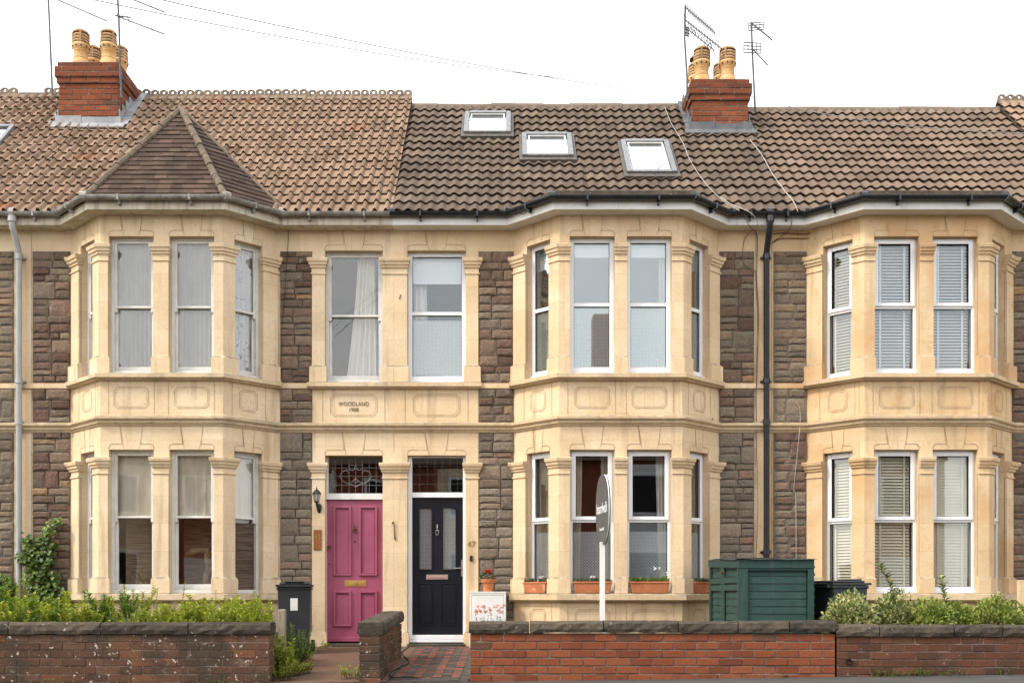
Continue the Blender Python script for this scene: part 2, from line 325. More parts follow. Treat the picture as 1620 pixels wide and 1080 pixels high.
M['crest'] = surf('crest_ridge_clay', [(.3,(.13,.095,.065)), (.7,(.26,.20,.14))], scale=7, fine=(30,.25), rough=1, bump=.004, bscale=40, spots=[(4,.6,(.12,.09,.06),.1,.5), (7,.66,(.42,.26,.05),.05,.5)])
M['ridge'] = surf('grey_ridge_tile', [(.3,(.13,.10,.075)), (.7,(.22,.17,.125))], scale=4, fine=(30,.25), rough=1, bump=.004, bscale=40)
M['pot'] = surf('buff_chimney_clay', [(.3,(.50,.27,.10)), (.5,(.62,.36,.15)), (.7,(.70,.46,.23))], scale=6, fine=(30,.1), rough=.75, spots=[(5,.62,(.3,.2,.12),.12,.5)])
M['pot_top'] = surf('sooted_chimney_clay', [(.3,(.30,.17,.085)), (.7,(.52,.33,.17))], scale=10, fine=(30,.2), rough=.8, spots=[(8,.55,(.09,.07,.06),.1,.6)])
M['terra'] = surf('terracotta', [(.3,(.42,.13,.05)), (.7,(.55,.20,.085))], scale=8, fine=(30,.12), rough=.8, spots=[(9,.63,(.55,.42,.32),.06,.5)])
M['binblack'] = surf('black_bin_plastic', [(.3,(.018,.019,.022)), (.7,(.03,.032,.037))], scale=4, rough=.42, spec=.5, fine=(50,.1))
M['rubber'] = surf('rubber', (.012,.012,.012), rough=.7)
M['green'] = surf('green_shed_paint', [(.3,(.018,.047,.040)), (.55,(.028,.066,.055)), (.75,(.050,.096,.080))], streak=(9,.56,(.10,.12,.10),.35), spots=[(14,.66,(.10,.10,.08),.06,.4)], scale=5, vscale=(1,1,7), fine=(60,.2), rough=.62, bump=.003, bscale=30,
                  rnd=[(0,(.014,.044,.038)), (1,(.028,.072,.060))], rndf=.5)
M['felt'] = surf('roof_felt', [(.3,(.025,.026,.025)), (.7,(.06,.06,.055))], scale=10, rough=1, bump=.01, bscale=25)
M['oldwood'] = surf('grey_weathered_wood', [(.3,(.20,.17,.12)), (.7,(.36,.31,.23))], scale=8, vscale=(4,4,.5), fine=(40,.2), rough=.9, bump=.004, bscale=60)
M['white'] = surf('white_paint', [(.3,(.66,.65,.61)), (.7,(.78,.77,.74))], scale=5, fine=(30,.05), rough=.5)
M['postw'] = surf('white_post_paint', (.74,.72,.68), rough=.5, fine=(12,.04))
M['board'] = surf('charcoal_board', [(.3,(.075,.075,.072)), (.7,(.11,.11,.105))], scale=4, rough=.4)
M['lettering'] = surf('white_lettering', (.8,.8,.78), rough=.5)
M['plaque'] = surf('copper_brown_plaque', [(.3,(.20,.065,.02)), (.7,(.29,.10,.03))], scale=9, rough=.45)
M['iron'] = surf('black_iron', (.012,.012,.013), rough=.4, spec=.5)
M['rust'] = surf('rusty_iron', [(.3,(.05,.025,.015)), (.7,(.14,.06,.03))], scale=30, rough=.9)
M['alu'] = surf('dull_aluminium', [(.3,(.16,.16,.165)), (.7,(.28,.28,.285))], scale=20, metal=.4, rough=.5)
M['wframe'] = surf('brown_window_flashing', [(.3,(.07,.06,.052)), (.7,(.13,.115,.10))], scale=12, rough=.6)
M['wiregrey'] = surf('grey_wire', (.17,.17,.165), rough=.7)
M['aerial'] = surf('dull_aerial_metal', [(.3,(.07,.07,.072)), (.7,(.15,.15,.15))], scale=20, rough=.6)
M['cable'] = surf('black_cable', (.02,.018,.016), rough=.6)
M['cable_tan'] = surf('brown_cable', (.16,.09,.05), rough=.7)
M['cable_w'] = surf('white_cable', [(.3,(.34,.31,.27)), (.7,(.55,.52,.47))], scale=9, rough=.6)
M['frostlamp'] = surf('lamp_glass', (.42,.40,.35), rough=.2, spec=.5)
M['asphalt'] = surf('asphalt', [(.3,(.055,.051,.047)), (.7,(.085,.079,.072))], scale=2, fine=(160,.3), spots=[(60,.68,(.16,.15,.14),.04,.6), (1.2,.6,(.05,.046,.042),.1,.5)], bump=.004, bscale=220, rough=.9)
M['kerbstone'] = surf('kerb_stone', [(.3,(.2,.19,.18)), (.7,(.32,.31,.29))], scale=8, rough=.9, fine=(60,.2))
M['soil'] = surf('garden_soil', [(.3,(.045,.033,.022)), (.7,(.10,.075,.05))], scale=8, fine=(60,.35), bump=.03, bscale=25, rough=1)
M['grass'] = surf('far_grass', [(.3,(.05,.08,.02)), (.7,(.09,.12,.035))], scale=1, fine=(10,.3), rough=1)
def leafm(name, stops, tr=.3, rough=.55): return surf(name, [stops[0], stops[-1]], scale=8, rnd=stops, rndf=.8, fine=(60,.12), rough=rough, trans=tr, spec=.4)
M['lf_weed'] = leafm('weed_leaf', [(0,(.08,.11,.010)), (.3,(.20,.26,.016)), (.6,(.33,.40,.028)), (.85,(.46,.50,.05)), (1,(.52,.46,.12))])
M['lf_dark'] = leafm('dark_weed_leaf', [(0,(.03,.06,.010)), (.4,(.08,.15,.018)), (.8,(.15,.25,.03)), (1,(.24,.33,.05))])
M['lf_ivy'] = leafm('ivy_leaf', [(0,(.018,.040,.010)), (.4,(.05,.10,.016)), (.75,(.12,.19,.022)), (1,(.26,.34,.035))], .2, .4)
M['lf_var'] = leafm('variegated_leaf', [(0,(.035,.075,.018)), (.35,(.09,.15,.03)), (.52,(.19,.25,.06)), (.58,(.50,.50,.19)), (1,(.70,.68,.34))])
M['lf_var2'] = leafm('yellow_green_leaf', [(0,(.055,.11,.018)), (.35,(.15,.23,.03)), (.6,(.26,.33,.05)), (.8,(.44,.46,.11)), (1,(.58,.58,.2))])
M['lf_grey'] = leafm('grey_green_leaf', [(0,(.04,.06,.03)), (.5,(.09,.12,.05)), (1,(.17,.20,.10))])
M['lf_moss'] = leafm('pavement_weed_leaf', [(0,(.06,.09,.015)), (.5,(.14,.18,.03)), (1,(.26,.27,.06))])
M['stem'] = surf('plant_stem', [(.3,(.08,.10,.03)), (.7,(.14,.13,.05))], scale=10, rough=.8)
M['woodstem'] = surf('woody_stem', [(.3,(.07,.05,.03)), (.7,(.14,.10,.06))], scale=10, rough=.9)
M['fl_red'] = surf('red_petal', [(.3,(.45,.012,.012)), (.7,(.62,.03,.02))], scale=40, rough=.6)
M['fl_white'] = surf('white_petal', (.8,.8,.76), rough=.6)
M['fl_pink'] = surf('pink_petal', [(.3,(.70,.30,.26)), (.7,(.78,.48,.42))], scale=40, rough=.6)
M['drift'] = surf('carved_pale_wood', [(.3,(.20,.13,.07)), (.7,(.50,.38,.25))], scale=7, fine=(30,.3), rough=.8, bump=.01, bscale=20)
def brick_path_mat(name, a, b, mort, sx, sy, sq=.5):
    m, t, out = new_mat(name); p = t.nodes.new('ShaderNodeBsdfPrincipled'); v = coords(t, (1,1,1), True)
    br = t.nodes.new('ShaderNodeTexBrick'); br.inputs['Color1'].default_value = (*a,1); br.inputs['Color2'].default_value = (*b,1); br.inputs['Mortar'].default_value = (*mort,1)
    br.inputs['Scale'].default_value = 1; br.inputs['Brick Width'].default_value = sx; br.inputs['Row Height'].default_value = sy; br.inputs['Mortar Size'].default_value = .006
    t.links.new(v, br.inputs['Vector'])
    c = mixc(t, ramp(t, noise(t, v, 3, 5), [(.45, W0), (.62, (.75,)*3)]), br.outputs[0], (.10,.075,.045))
    c = mixc(t, 1.0, c, ramp(t, noise(t, v, 40, 4), [(.25,(.75,)*3), (.75,(1.15,)*3)]), 'MULTIPLY')
    t.links.new(c, p.inputs['Base Color']); p.inputs['Roughness'].default_value = .8
    bp = t.nodes.new('ShaderNodeBump'); bp.inputs['Distance'].default_value = .006; t.links.new(noise(t, v, 30), bp.inputs['Height']); t.links.new(bp.outputs[0], p.inputs['Normal'])
    t.links.new(p.outputs[0], out.inputs[0]); return m
M['brickpath'] = brick_path_mat('brick_path', (.155,.062,.034), (.115,.062,.038), (.055,.045,.032), .22, .105)
M['redtile'] = surf('red_quarry_tile', [(.3,(.17,.055,.034)), (.7,(.24,.085,.052))], scale=6, rnd=[(0,(.15,.055,.036)), (1,(.24,.09,.057))], fine=(40,.2), rough=.6, spots=[(5,.50,(.085,.065,.05),.1,.7)])
M['blacktile'] = surf('black_quarry_tile', [(.3,(.045,.038,.033)), (.7,(.085,.072,.06))], scale=6, fine=(40,.2), rough=.55, spots=[(3,.58,(.16,.12,.09),.1,.5)])

# ------------------------------------------------------------------ geometry helpers
def norms(path):
    return [Vector((q[1]-p[1], -(q[0]-p[0]))).normalized() for p, q in zip(path, path[1:])]
def offset(path, d):
    ns = norms(path); o = []
    for i, p in enumerate(path):
        a = ns[max(i-1, 0)]; b = ns[min(i, len(ns)-1)]
        k = (a + b) / (1 + a.dot(b)); o.append((p[0] + k[0]*d, p[1] + k[1]*d))
    return o
def sweep(mb, path, prof, zb=0.0, zs=None):
    rows = []
    for j, (out, z) in enumerate(prof):
        op = offset(path, out); rows.append([(x, y, zb + z * (zs[i] if zs else 1)) for i, (x, y) in enumerate(op)])
    n = len(path); k = len(prof); vs = [p for r in rows for p in r]; fs = []
    for j in range(k):
        j2 = (j+1) % k
        for i in range(n-1): fs.append((j*n+i, j*n+i+1, j2*n+i+1, j2*n+i))
    fs.append(tuple(j*n for j in range(k))); fs.append(tuple(j*n+n-1 for j in range(k))[::-1])
    mb.add(vs, fs)
def pier(mb, path, levels, el=1.0, er=1.0):
    rows = []
    P = [Vector(p) for p in path]; d0 = (P[1]-P[0]).normalized(); d1 = (P[-1]-P[-2]).normalized()
    for z, out, ext in levels:
        q = [Vector(p) for p in P]; q[0] = P[0] - d0*ext*el; q[-1] = P[-1] + d1*ext*er
        a = offset([tuple(p) for p in q], out); b = offset([tuple(p) for p in q], -.012)
        rows.append([(x, y, z) for x, y in a] + [(x, y, z) for x, y in b[::-1]])
    n = len(rows[0]); vs = [p for r in rows for p in r]; fs = []
    for j in range(len(rows)-1):
        for i in range(n): fs.append((j*n+i, j*n+(i+1)%n, (j+1)*n+(i+1)%n, (j+1)*n+i))
    fs.append(tuple(range(n))[::-1]); fs.append(tuple(range((len(rows)-1)*n, len(rows)*n)))
    mb.add(vs, fs)
def plevels(zb, zped, zcap, out=.03):
    L_ = [(zb, out+.028, .028), (zped-.035, out+.028, .028), (zped-.005, out+.002, .002), (zped, out, 0)]
    c = zcap
    L_ += [(c-.232, out, 0), (c-.230, out+.014, .014), (c-.212, out+.014, .014), (c-.208, out+.003, .004), (c-.150, out+.003, .004), (c-.138, out+.022, .02), (c-.108, out+.026, .022),
           (c-.104, out+.042, .032), (c-.066, out+.050, .036), (c-.060, out+.064, .046), (c-.022, out+.072, .052), (c-.008, out+.066, .048), (c, out+.0, .0)]
    return L_
def wall_face(mb, T, u0, u1, z0, z1, ops, dep=.13):
    us = sorted({u0, u1, *[a for o in ops for a in o[:2]]}); zs = sorted({z0, z1, *[a for o in ops for a in o[2:]]})
    for i in range(len(us)-1):
        for j in range(len(zs)-1):
            uc = (us[i]+us[i+1])/2; zc = (zs[j]+zs[j+1])/2
            if any(a < uc < b and c < zc < d for a, b, c, d in ops): continue
            mb.add([(us[i],0,zs[j]), (us[i+1],0,zs[j]), (us[i+1],0,zs[j+1]), (us[i],0,zs[j+1])], [(0,1,2,3)], T)
    for a, b, c, d in ops:
        e = dep + .12
        mb.add([(a,0,c),(a,e,c),(a,e,d),(a,0,d)], [(0,1,2,3)], T); mb.add([(b,0,c),(b,0,d),(b,e,d),(b,e,c)], [(0,1,2,3)], T)
        mb.add([(a,0,d),(a,e,d),(b,e,d),(b,0,d)], [(0,1,2,3)], T); mb.add([(a,0,c),(b,0,c),(b,e,c),(a,e,c)], [(0,1,2,3)], T)
def strip(mb, T, pts, wd=.008, proud=.004, closed=False):
    if closed: pts = list(pts) + [pts[0]]
    for (a, b), (c, d) in zip(pts, pts[1:]):
        v = Vector((c-a, d-b)); l = v.length
        if l < 1e-6: continue
        v /= l; n = Vector((-v[1], v[0])) * wd/2; e = v * wd * .3
        mb.add([(a-n[0]-e[0], -proud, b-n[1]-e[1]), (c-n[0]+e[0], -proud, d-n[1]+e[1]), (c+n[0]+e[0], -proud, d+n[1]+e[1]), (a+n[0]-e[0], -proud, b+n[1]-e[1])], [(0,1,2,3)], T)
def keylines(mb, T, uc, hw, zl, k=1.0):
    r = .055
    for s in (-1, 1):
        pts = [(uc+s*hw, zl+.008)] + [(uc+s*(hw-r+r*math.cos(R(a))), zl+.022+r*math.sin(R(a))) for a in (0,30,60,90)]
        pts += [(uc+s*.125*k, zl+.077), (uc+s*.155*k, zl+.335)]
        strip(mb, T, pts, .007); strip(mb, T, [(uc+s*.100*k, zl+.01), (uc+s*.150*k, zl+.335)] if s < 0 else [(uc+s*.100*k, zl+.01), (uc+s*.128*k, zl+.10)], .005)
def octo(mb, T, uc, hw, zc, hz, c=.06):
    for q, wd in ((0, .0065), (.022, .004)):
        a, b, k = hw-q, hz-q, c
        strip(mb, T, [(uc-a+k, zc-b), (uc+a-k, zc-b), (uc+a, zc-b+k), (uc+a, zc+b-k), (uc+a-k, zc+b), (uc-a+k, zc+b), (uc-a, zc+b-k), (uc-a, zc-b+k)], wd, closed=True)
def block(mb, T, u0, u1, z0, z1, dep, rng, bulge=.010, nu=4, nz=3, y0=0.0):
    """a rough-faced stone whose face points along -y of T"""
    g = []
    for j in range(nz+1):
        for i in range(nu+1):
            e = i in (0, nu) or j in (0, nz)
            y = y0 - dep + (bulge if e else 0) - (0 if e else rng.uniform(-.25, .35)*bulge)
            fi = i/nu; fj = j/nz
            if 0 < i < nu: fi = .5+(fi-.5)*1.25
            if 0 < j < nz: fj = .5+(fj-.5)*1.7
            ju = rng.uniform(-.004, .004); jz = rng.uniform(-.004, .004)
            g.append((u0+(u1-u0)*fi+ju, y, z0+(z1-z0)*fj+jz))
    n = nu+1; fs = [(j*n+i, j*n+i+1, (j+1)*n+i+1, (j+1)*n+i) for j in range(nz) for i in range(nu)]
    base = len(g); per = [i for i in range(nu+1)] + [j*n+nu for j in range(1, nz+1)] + [nz*n+i for i in range(nu-1, -1, -1)] + [j*n for j in range(nz-1, 0, -1)]
    for p in per: g.append((g[p][0], y0+.01, g[p][2]))
    m = len(per)
    for k in range(m): fs.append((per[(k+1)%m], per[k], base+k, base+(k+1)%m))
    mb.add(g, fs, T)
def rubble(name, x0, x1, z0, z1, mats, parent, seed, cuts=()):
    """squared rubble panel in the facade plane; cuts = (x, z0, z1) the caps that bite into it are set proud"""
    rng = random.Random(seed); mb = MB(); T = Matrix.Identity(4)
    mb.mi = 1; mb.box(x0, x1, -.006, .01, z0, z1); mb.mi = 0
    z = z0
    g = .007
    while z < z1 - .03:
        h = rng.choice((.075, .095, .11, .13, .15, .19, .24)); 
        if z1 - (z+h) < .07: h = z1 - z
        u = x0
        while u < x1 - .02:
            wd = rng.uniform(.15, .30) * (1.1 if h > .1 else .95)
            if x1 - (u+wd) < .12: wd = x1 - u
            if h > .17 and rng.random() < .55:
                k = rng.uniform(.4, .6)
                for a, b in ((z, z+h*k), (z+h*k, z+h)):
                    mb.rn = rng.random(); block(mb, T, u+g, u+wd-g, a+g, b-g, rng.uniform(.016, .036), rng)
            else:
                mb.rn = rng.random(); block(mb, T, u+g, u+wd-g, z+g, z+h-g, rng.uniform(.016, .038), rng)
            u += wd
        z += h
    return mb.build(name, mats, parent)
def brickwork(mb, x0, x1, y0, y1, z0, z1, rng, Lb=.24, H=.086, g=.011, dark=None, faces='flrb'):
    d = min(.108, (y1-y0)/2)
    mb.mi = 1; mb.box(x0+.006, x1-.006, y0+.006, y1-.006, z0, z1-.002); mb.mi = 0
    nrow = max(1, round((z1-z0)/H)); H = (z1-z0)/nrow
    def row(a, b, fn, off):
        u = a - off
        while u < b - .02:
            s, e = max(u, a), min(u+Lb, b)
            if b - e < .05: e = b
            if e - s > .03:
                mb.rn = rng.random() if dark is None else dark(rng, s)
                fn(s+g/2, e-g/2)
            u = max(e, u+Lb) if e == b else u+Lb
            if e == b: break
    for r in range(nrow):
        za, zb = z0+r*H+g/2, z0+(r+1)*H-g/2
        off = (r % 2)*Lb/2 + rng.uniform(0, .012); j = lambda: rng.uniform(-.0035, .0035)
        if 'f' in faces: row(x0, x1, lambda s, e: mb.box(s, e, y0+j(), y0+d, za+j()*.6, zb+j()*.6, b=.005), off)
        if 'b' in faces: row(x0, x1, lambda s, e: mb.box(s, e, y1-d+.001, y1+j(), za, zb, b=.005), off)
        if y1-y0 > 2*d+.03 or 'e' in faces:
            a, b = (y0+d+.004, y1-d-.004)
            if b-a > .04:
                if 'l' in faces: row(a, b, lambda s, e: mb.box(x0+j(), x0+.1, s, e, za, zb, b=.005), (.1 if r % 2 else 0))
                if 'r' in faces: row(a, b, lambda s, e: mb.box(x1-.1, x1+j(), s, e, za, zb, b=.005), (.1 if r % 2 else 0))

# ------------------------------------------------------------------ heights of the terrace (metres above the pavement)
z = lambda h: E + h
UL, CU, PU, SU0, SU1 = z(4.855), z(4.74), z(3.235), z(2.92), z(2.99)
CO0, CO1 = z(2.29), z(2.42)
LL, CL, PL, SL0, SL1 = z(1.965), z(1.86), z(.245), z(-.08), z(.017)
GR, SOF = z(-.76), z(5.14)
EAVE_Y, EAVE_Z, RIDGE_Y = -.285, z(5.285), 2.83
W_, w_, b_ = 1.446, .833, .60
HX = [-12.2, -6.89, -1.62, 3.616, 8.62, 12.4]       # party lines
RZ = [z(8.36), z(8.33), z(8.19), z(8.13), z(8.25)]   # ridge heights
def bay_pts(c): return [(c-W_, 0), (c-w_, -b_), (c+w_, -b_), (c+W_, 0)]
BAYS = {1: -4.71, 2: 1.518, 3: 5.656}

# ------------------------------------------------------------------ windows
def frame_boxes(mb, T, u0, u1, z0, z1, bw, y0, y1, bt=None, bb=None):
    bt = bw if bt is None else bt; bb = bw if bb is None else bb
    mb.box(u0, u0+bw, y0, y1, z0, z1, T); mb.box(u1-bw, u1, y0, y1, z0, z1, T)
    mb.box(u0+bw, u1-bw, y0, y1, z1-bt, z1, T); mb.box(u0+bw, u1-bw, y0, y1, z0, z0+bb, T)
def glassbox(T, u0, u1, z0, z1, y, mat, parent, name='pane'):
    mb = MB(); mb.box(u0, u1, y, y+.005, z0, z1, T); return mb.build(name, mat, parent)
def window(house, T, w, h, kind, glass='glass', blind=None, film=None, split=.5):
    """T: bottom centre of the opening, in the plane of the wall; the unit sits back in the reveal"""
    mb = MB(); u = w/2; y = .095
    M_ = M['wood_white'] if kind == 'sash' else M['upvc']
    if kind == 'sash':
        frame_boxes(mb, T, -u, u, .05, h, .04, y, y+.10, .03, .0)
        mb.box(-u+.002, u-.002, y-.045, y+.1, 0, .05, T)
        zm = h*split
        frame_boxes(mb, T, -u+.04, u-.04, zm-.015, h-.03, .036, y+.012, y+.05, .04, .03)      # upper sash
        for s in (-1, 1): mb.box(s*(u-.058)-.018, s*(u-.058)+.018, y+.012, y+.05, zm-.07, zm-.0155, T)   # horns
        frame_boxes(mb, T, -u+.04, u-.04, .05, zm+.012, .036, y+.054, y+.09, .03, .075)       # lower sash
        f = mb.build('window', M_, house, bevel=.004)
        gl = [(-u+.076, u-.076, zm+.015, h-.07, y+.03), (-u+.076, u-.076, .125, zm-.018, y+.07)]
    elif kind == 'upvc':
        frame_boxes(mb, T, -u, u, .05, h, .062, y, y+.07)
        mb.box(-u+.002, u-.002, y-.05, y+.07, 0, .05, T)
        zm = h*split + .03; mb.box(-u+.062, u-.062, y+.004, y+.066, zm-.026, zm+.026, T)
        f = mb.build('window', M_, house, bevel=.006)
        gl = [(-u+.062, u-.062, zm+.026, h-.062, y+.035), (-u+.062, u-.062, .112, zm-.026, y+.035)]
    else:                                                   # opening casement above a fixed light
        frame_boxes(mb, T, -u, u, .03, h, .045, y, y+.07, .045, .06)
        mb.box(-u+.002, u-.002, y-.045, y+.07, 0, .03, T)
        zm = h*split; mb.box(-u+.045, u-.045, y+.002, y+.068, zm-.028, zm+.012, T)
        frame_boxes(mb, T, -u+.028, u-.028, zm+.004, h-.022, .058, y-.018, y-.001, .058, .05)
        f = mb.build('window', M_, house, bevel=.006)
        gl = [(-u+.086, u-.086, zm+.054, h-.08, y+.03), (-u+.045, u-.045, .09, zm-.028, y+.035)]
    if kind != 'sash':
        g = MB()
        for a, b, c, d, yy in gl: frame_boxes(g, T, a-.001, b+.001, c-.001, d+.001, .007, yy-.012, yy-.004)
        g.build('gasket', M['gasket'], f)
    for a, b, c, d, yy in gl: glassbox(T, a, b, c, d, yy, M[glass], f)
    a, b, c, d, yy = gl[1]
    if film:
        mat, top = film; fm = MB(); zt = c + (d-c)*top
        fm.quad([(a, yy+.012, c), (b, yy+.012, c), (b, yy+.012, zt), (a, yy+.012, zt)], T, [(0,0), (b-a,0), (b-a,zt-c), (0,zt-c)])
        fm.build('privacy_film', M[mat], f)
    if blind:
        bk = blind[0]; yb = .20; bm = MB()
        if bk == 'ven':
            _, mat, ang = blind; n = int((h-.12)/.042)
            for i in range(n):
                zz = .08 + i*.042; A = T @ Matrix.Translation((0, yb, zz)) @ Matrix.Rotation(R(ang), 4, 'X')
                bm.box(-u+.06, u-.06, -.023, .023, -.0012, .0012, A)
            bm.box(-u+.055, u-.055, yb-.025, yb+.025, h-.04, h-.005, T)
            for s in (-.27, .27): bm.box(s*w-.012, s*w+.012, yb-.032, yb-.028, .06, h-.04, T)
            bm.build('venetian_blind', M[mat], f)
        elif bk == 'roll':
            _, mat, drop = blind
            bm.box(-u+.05, u-.05, yb-.012, yb-.009, h-drop*h, h-.03, T); bm.box(-u+.05, u-.05, yb-.018, yb, h-drop*h-.012, h-drop*h, T)
            bm.tube([(-u+.04, yb, h-.04), (u-.04, yb, h-.04)], .02, 8, T); bm.build('roller_blind', M[mat], f)
        elif bk == 'low':
            _, mat, top = blind; bm.box(-u+.05, u-.05, yb-.06, yb-.055, .05, h*top, T); bm.build('lower_blind', M[mat], f)
    return f
def curtain(T, ut, ub, zt, zb, mat, label, folds=5, y=.27, depth=.03, seed=0, group=None):
    """a hanging cloth; ut/ub: (left, right) edge at top and bottom"""
    rng = random.Random(seed); n = folds*8; m = 10; vs = []; ph = [rng.uniform(-.5,.5) for _ in range(folds+1)]
    for j in range(m+1):
        t = j/m; a = ut[0]+(ub[0]-ut[0])*t**1.4; b = ut[1]+(ub[1]-ut[1])*t**1.4
        for i in range(n+1):
            s = i/n; f = s*folds; k = ph[int(min(f, folds-1))]
            yy = y + depth*math.sin(2*PI*f + k + t*.8) + .01*math.sin(5*f*t+k*3)
            vs.append((a+(b-a)*s + .008*math.sin(2*PI*f*2+k), yy, zt+(zb-zt)*t + (.008*math.sin(2*PI*f) if j == m else 0)))
    mb = MB(); mb.add(vs, [(j*(n+1)+i, j*(n+1)+i+1, (j+1)*(n+1)+i+1, (j+1)*(n+1)+i) for j in range(m) for i in range(n)], T)
    return tag(mb.build('curtain', M[mat], None, smooth=True), label, 'curtain', group or 'curtains inside the windows')

# ------------------------------------------------------------------ houses
labels = ['far left terraced house with rubble panel, cut off beside the grey downpipe',
          'terraced house with pink front door, pink clay roof tiles and peaked bay roof',
          'terraced house with black front door and three roof windows',
          'terraced house right of the black downpipe, venetian blinds in every bay window',
          'far right terraced house with crested ridge peeping in at the top right corner']
H = [thing('terraced_house', labels[i], 'house', ((HX[i]+HX[i+1])/2, 0, 0), 'yellow stone terraced houses') for i in range(5)]
STN = [M['stone45'], M['stone45'], M['stone47'], M['stone49'], M['stone49']]
I4 = Matrix.Identity(4)
# door sections: (upper openings), (lower openings), in photo pixels of the facade plane
def flat_section(hi, T, spans, xa, xb, ops, keyc):
    pass
DO = [(PX(514), PX(605.5)), (PX(644.5), PX(737))]      # the two entrance openings and the windows over them
MID = [(PX(494), PX(514.5)), (PX(606), PX(644.5)), (PX(737), PX(757))]
bayw = {}
for i in range(5):
    h = H[i]; st = [STN[i], M['joint']]; LG = M['ledge45'] if i < 2 else M['ledge49']
    mb = MB(); x0, x1 = HX[i], HX[i+1]; TOP = SOF + .12
    shift = 0
    if i == 1: ops = [DO[0]]; segs = [(x0, BAYS[1]-W_), (BAYS[1]+W_, x1)]
    elif i == 2: ops = [DO[1]]; segs = [(x0, BAYS[2]-W_), (BAYS[2]+W_, x1)]
    elif i == 3: ops = [(7.815, 8.59-.03)]; segs = [(x0, BAYS[3]-W_), (BAYS[3]+W_, x1)]
    elif i == 0: ops = [(-8.57, -7.75)]; segs = [(x0, x1)]
    else: ops = [(8.90, 9.72)]; segs = [(x0, x1)]
    for a, b in segs:
        o = [(p, q, SU1-.005, UL) for p, q in ops if a <= p and q <= b] + [(p, q, GR+.03, LL) for p, q in ops if a <= p and q <= b]
        wall_face(mb, I4, a, b, -.6, TOP, o, .11)
    mb.mi = 1
    for p, q in ops:
        uc, hw = (p+q)/2, (q-p)/2
        keylines(mb, I4, uc, hw, UL, 1.1); keylines(mb, I4, uc, hw, LL, 1.1)
        octo(mb, I4, uc, .33, (CO1+SU0)/2, .155)
        for e in (p-.03, q+.03): strip(mb, I4, [(e, CO1+.02), (e, SU0-.02)], .006)
    if i == 1: strip(mb, I4, [(PX(50), GR), (PX(50), TOP)], .008); strip(mb, I4, [(HX[2]-.004, LL+.02), (HX[2]-.004, CO0-.02)], .005)
    if i == 3: strip(mb, I4, [(PX(1221), GR), (PX(1221), TOP)], .008)
    if i == 2: strip(mb, I4, [(PX(1195.5), GR), (PX(1195.5), TOP)], .008)
    mb.mi = 0
    if i in BAYS:
        c = BAYS[i]; P = bay_pts(c); al = math.atan2(-b_, W_-w_); Lc = math.hypot(b_, W_-w_)
        mw = {1: .21, 2: .165, 3: .185}[i]; ow = .61
        TL, TF, TRt = TR(P[0][0], 0, 0, al), TR(P[1][0], -b_, 0), TR(P[2][0], -b_, 0, -al)
        side = (.249, .686); sideR = (Lc-.686, Lc-.249); fo = [(w_-mw/2-ow, w_-mw/2), (w_+mw/2, w_+mw/2+ow)]
        lv = lambda o: [(a, b, SL1-.004, LL) for a, b in o] + [(a, b, SU1-.004, UL) for a, b in o]
        wall_face(mb, TL, 0, Lc, -.6, TOP, lv([side])); wall_face(mb, TF, 0, 2*w_, -.6, TOP, lv(fo)); wall_face(mb, TRt, 0, Lc, -.6, TOP, lv([sideR]))
        mb.mi = 1
        for T, oo, pw in ((TL, [side], .14), (TF, fo, .235), (TRt, [sideR], .14)):
            for a, b in oo:
                k = .62 if pw < .2 else 1.0
                keylines(mb, T, (a+b)/2, (b-a)/2, LL, k); keylines(mb, T, (a+b)/2, (b-a)/2, UL, k)
                octo(mb, T, (a+b)/2, pw, (CO1+SU0)/2, .145, .05)
                octo(mb, T, (a+b)/2, pw, z(-.32), .12, .05)
        for T, us in ((TL, (.20, .72)), (TF, (.115, w_-mw/2+.01, w_+mw/2-.01, 2*w_-.115)), (TRt, (Lc-.72, Lc-.20))):
            for u in us: strip(mb, T, [(u, CO1+.02), (u, SU0-.02)], .006); strip(mb, T, [(u, GR), (u, SL0-.01)], .006)
        mb.mi = 0
        bayw[i] = (TL, TF, TRt, side, fo, sideR, mw, ow)
    mb.build('facade', st, h)
    # piers
    ex = {0: 1, 1: 1.0, 2: .35, 3: .35, 4: 1}[i]
    def add_pier(path, low, up=True, el=1.0, er=1.0, ped=PL):
        m_ = MB(); pier(m_, path, plevels(low, ped, CL), el, er); m_.build('pier', st[0], h, bevel=.004)
        m_ = MB(); pier(m_, path, plevels(SU1, PU, CU), el, er); m_.build('pier', st[0], h, bevel=.004)
    if i in BAYS:
        TL, TF, TRt, side, fo, sideR, mw, ow = bayw[i]
        def pt(T, u): v = T @ Vector((u, 0, 0)); return (v.x, v.y)
        add_pier([(P[0][0]-.006, 0), P[0], pt(TL, side[0])], SL1, el=1.6, er=ex)
        add_pier([pt(TL, side[1]), P[1], pt(TF, fo[0][0])], SL1, el=ex, er=ex)
        add_pier([pt(TF, fo[0][1]), pt(TF, fo[1][0])], SL1, el=ex*.8, er=ex*.8)
        add_pier([pt(TF, fo[1][1]), P[2], pt(TRt, sideR[0])], SL1, el=ex, er=ex)
        add_pier([pt(TRt, sideR[1]), P[3], (P[3][0]+.006, 0)], SL1, el=ex, er=1.6)
    dp = z(-.51)
    if i == 1:
        add_pier([(MID[0][0], 0), (MID[0][1], 0)], GR+.03, el=1.2, er=ex, ped=dp)
        add_pier([(MID[1][0], 0), (HX[2], 0)], GR+.03, el=1, er=0, ped=dp)
    if i == 2:
        add_pier([(HX[2], 0), (MID[1][1], 0)], GR+.03, el=0, er=.9, ped=dp)
        add_pier([(MID[2][0], 0), (MID[2][1], 0)], GR+.03, el=.9, er=1.2, ped=dp)
    if i == 3: add_pier([(7.635, 0), (7.815, 0)], GR+.03, ped=dp)
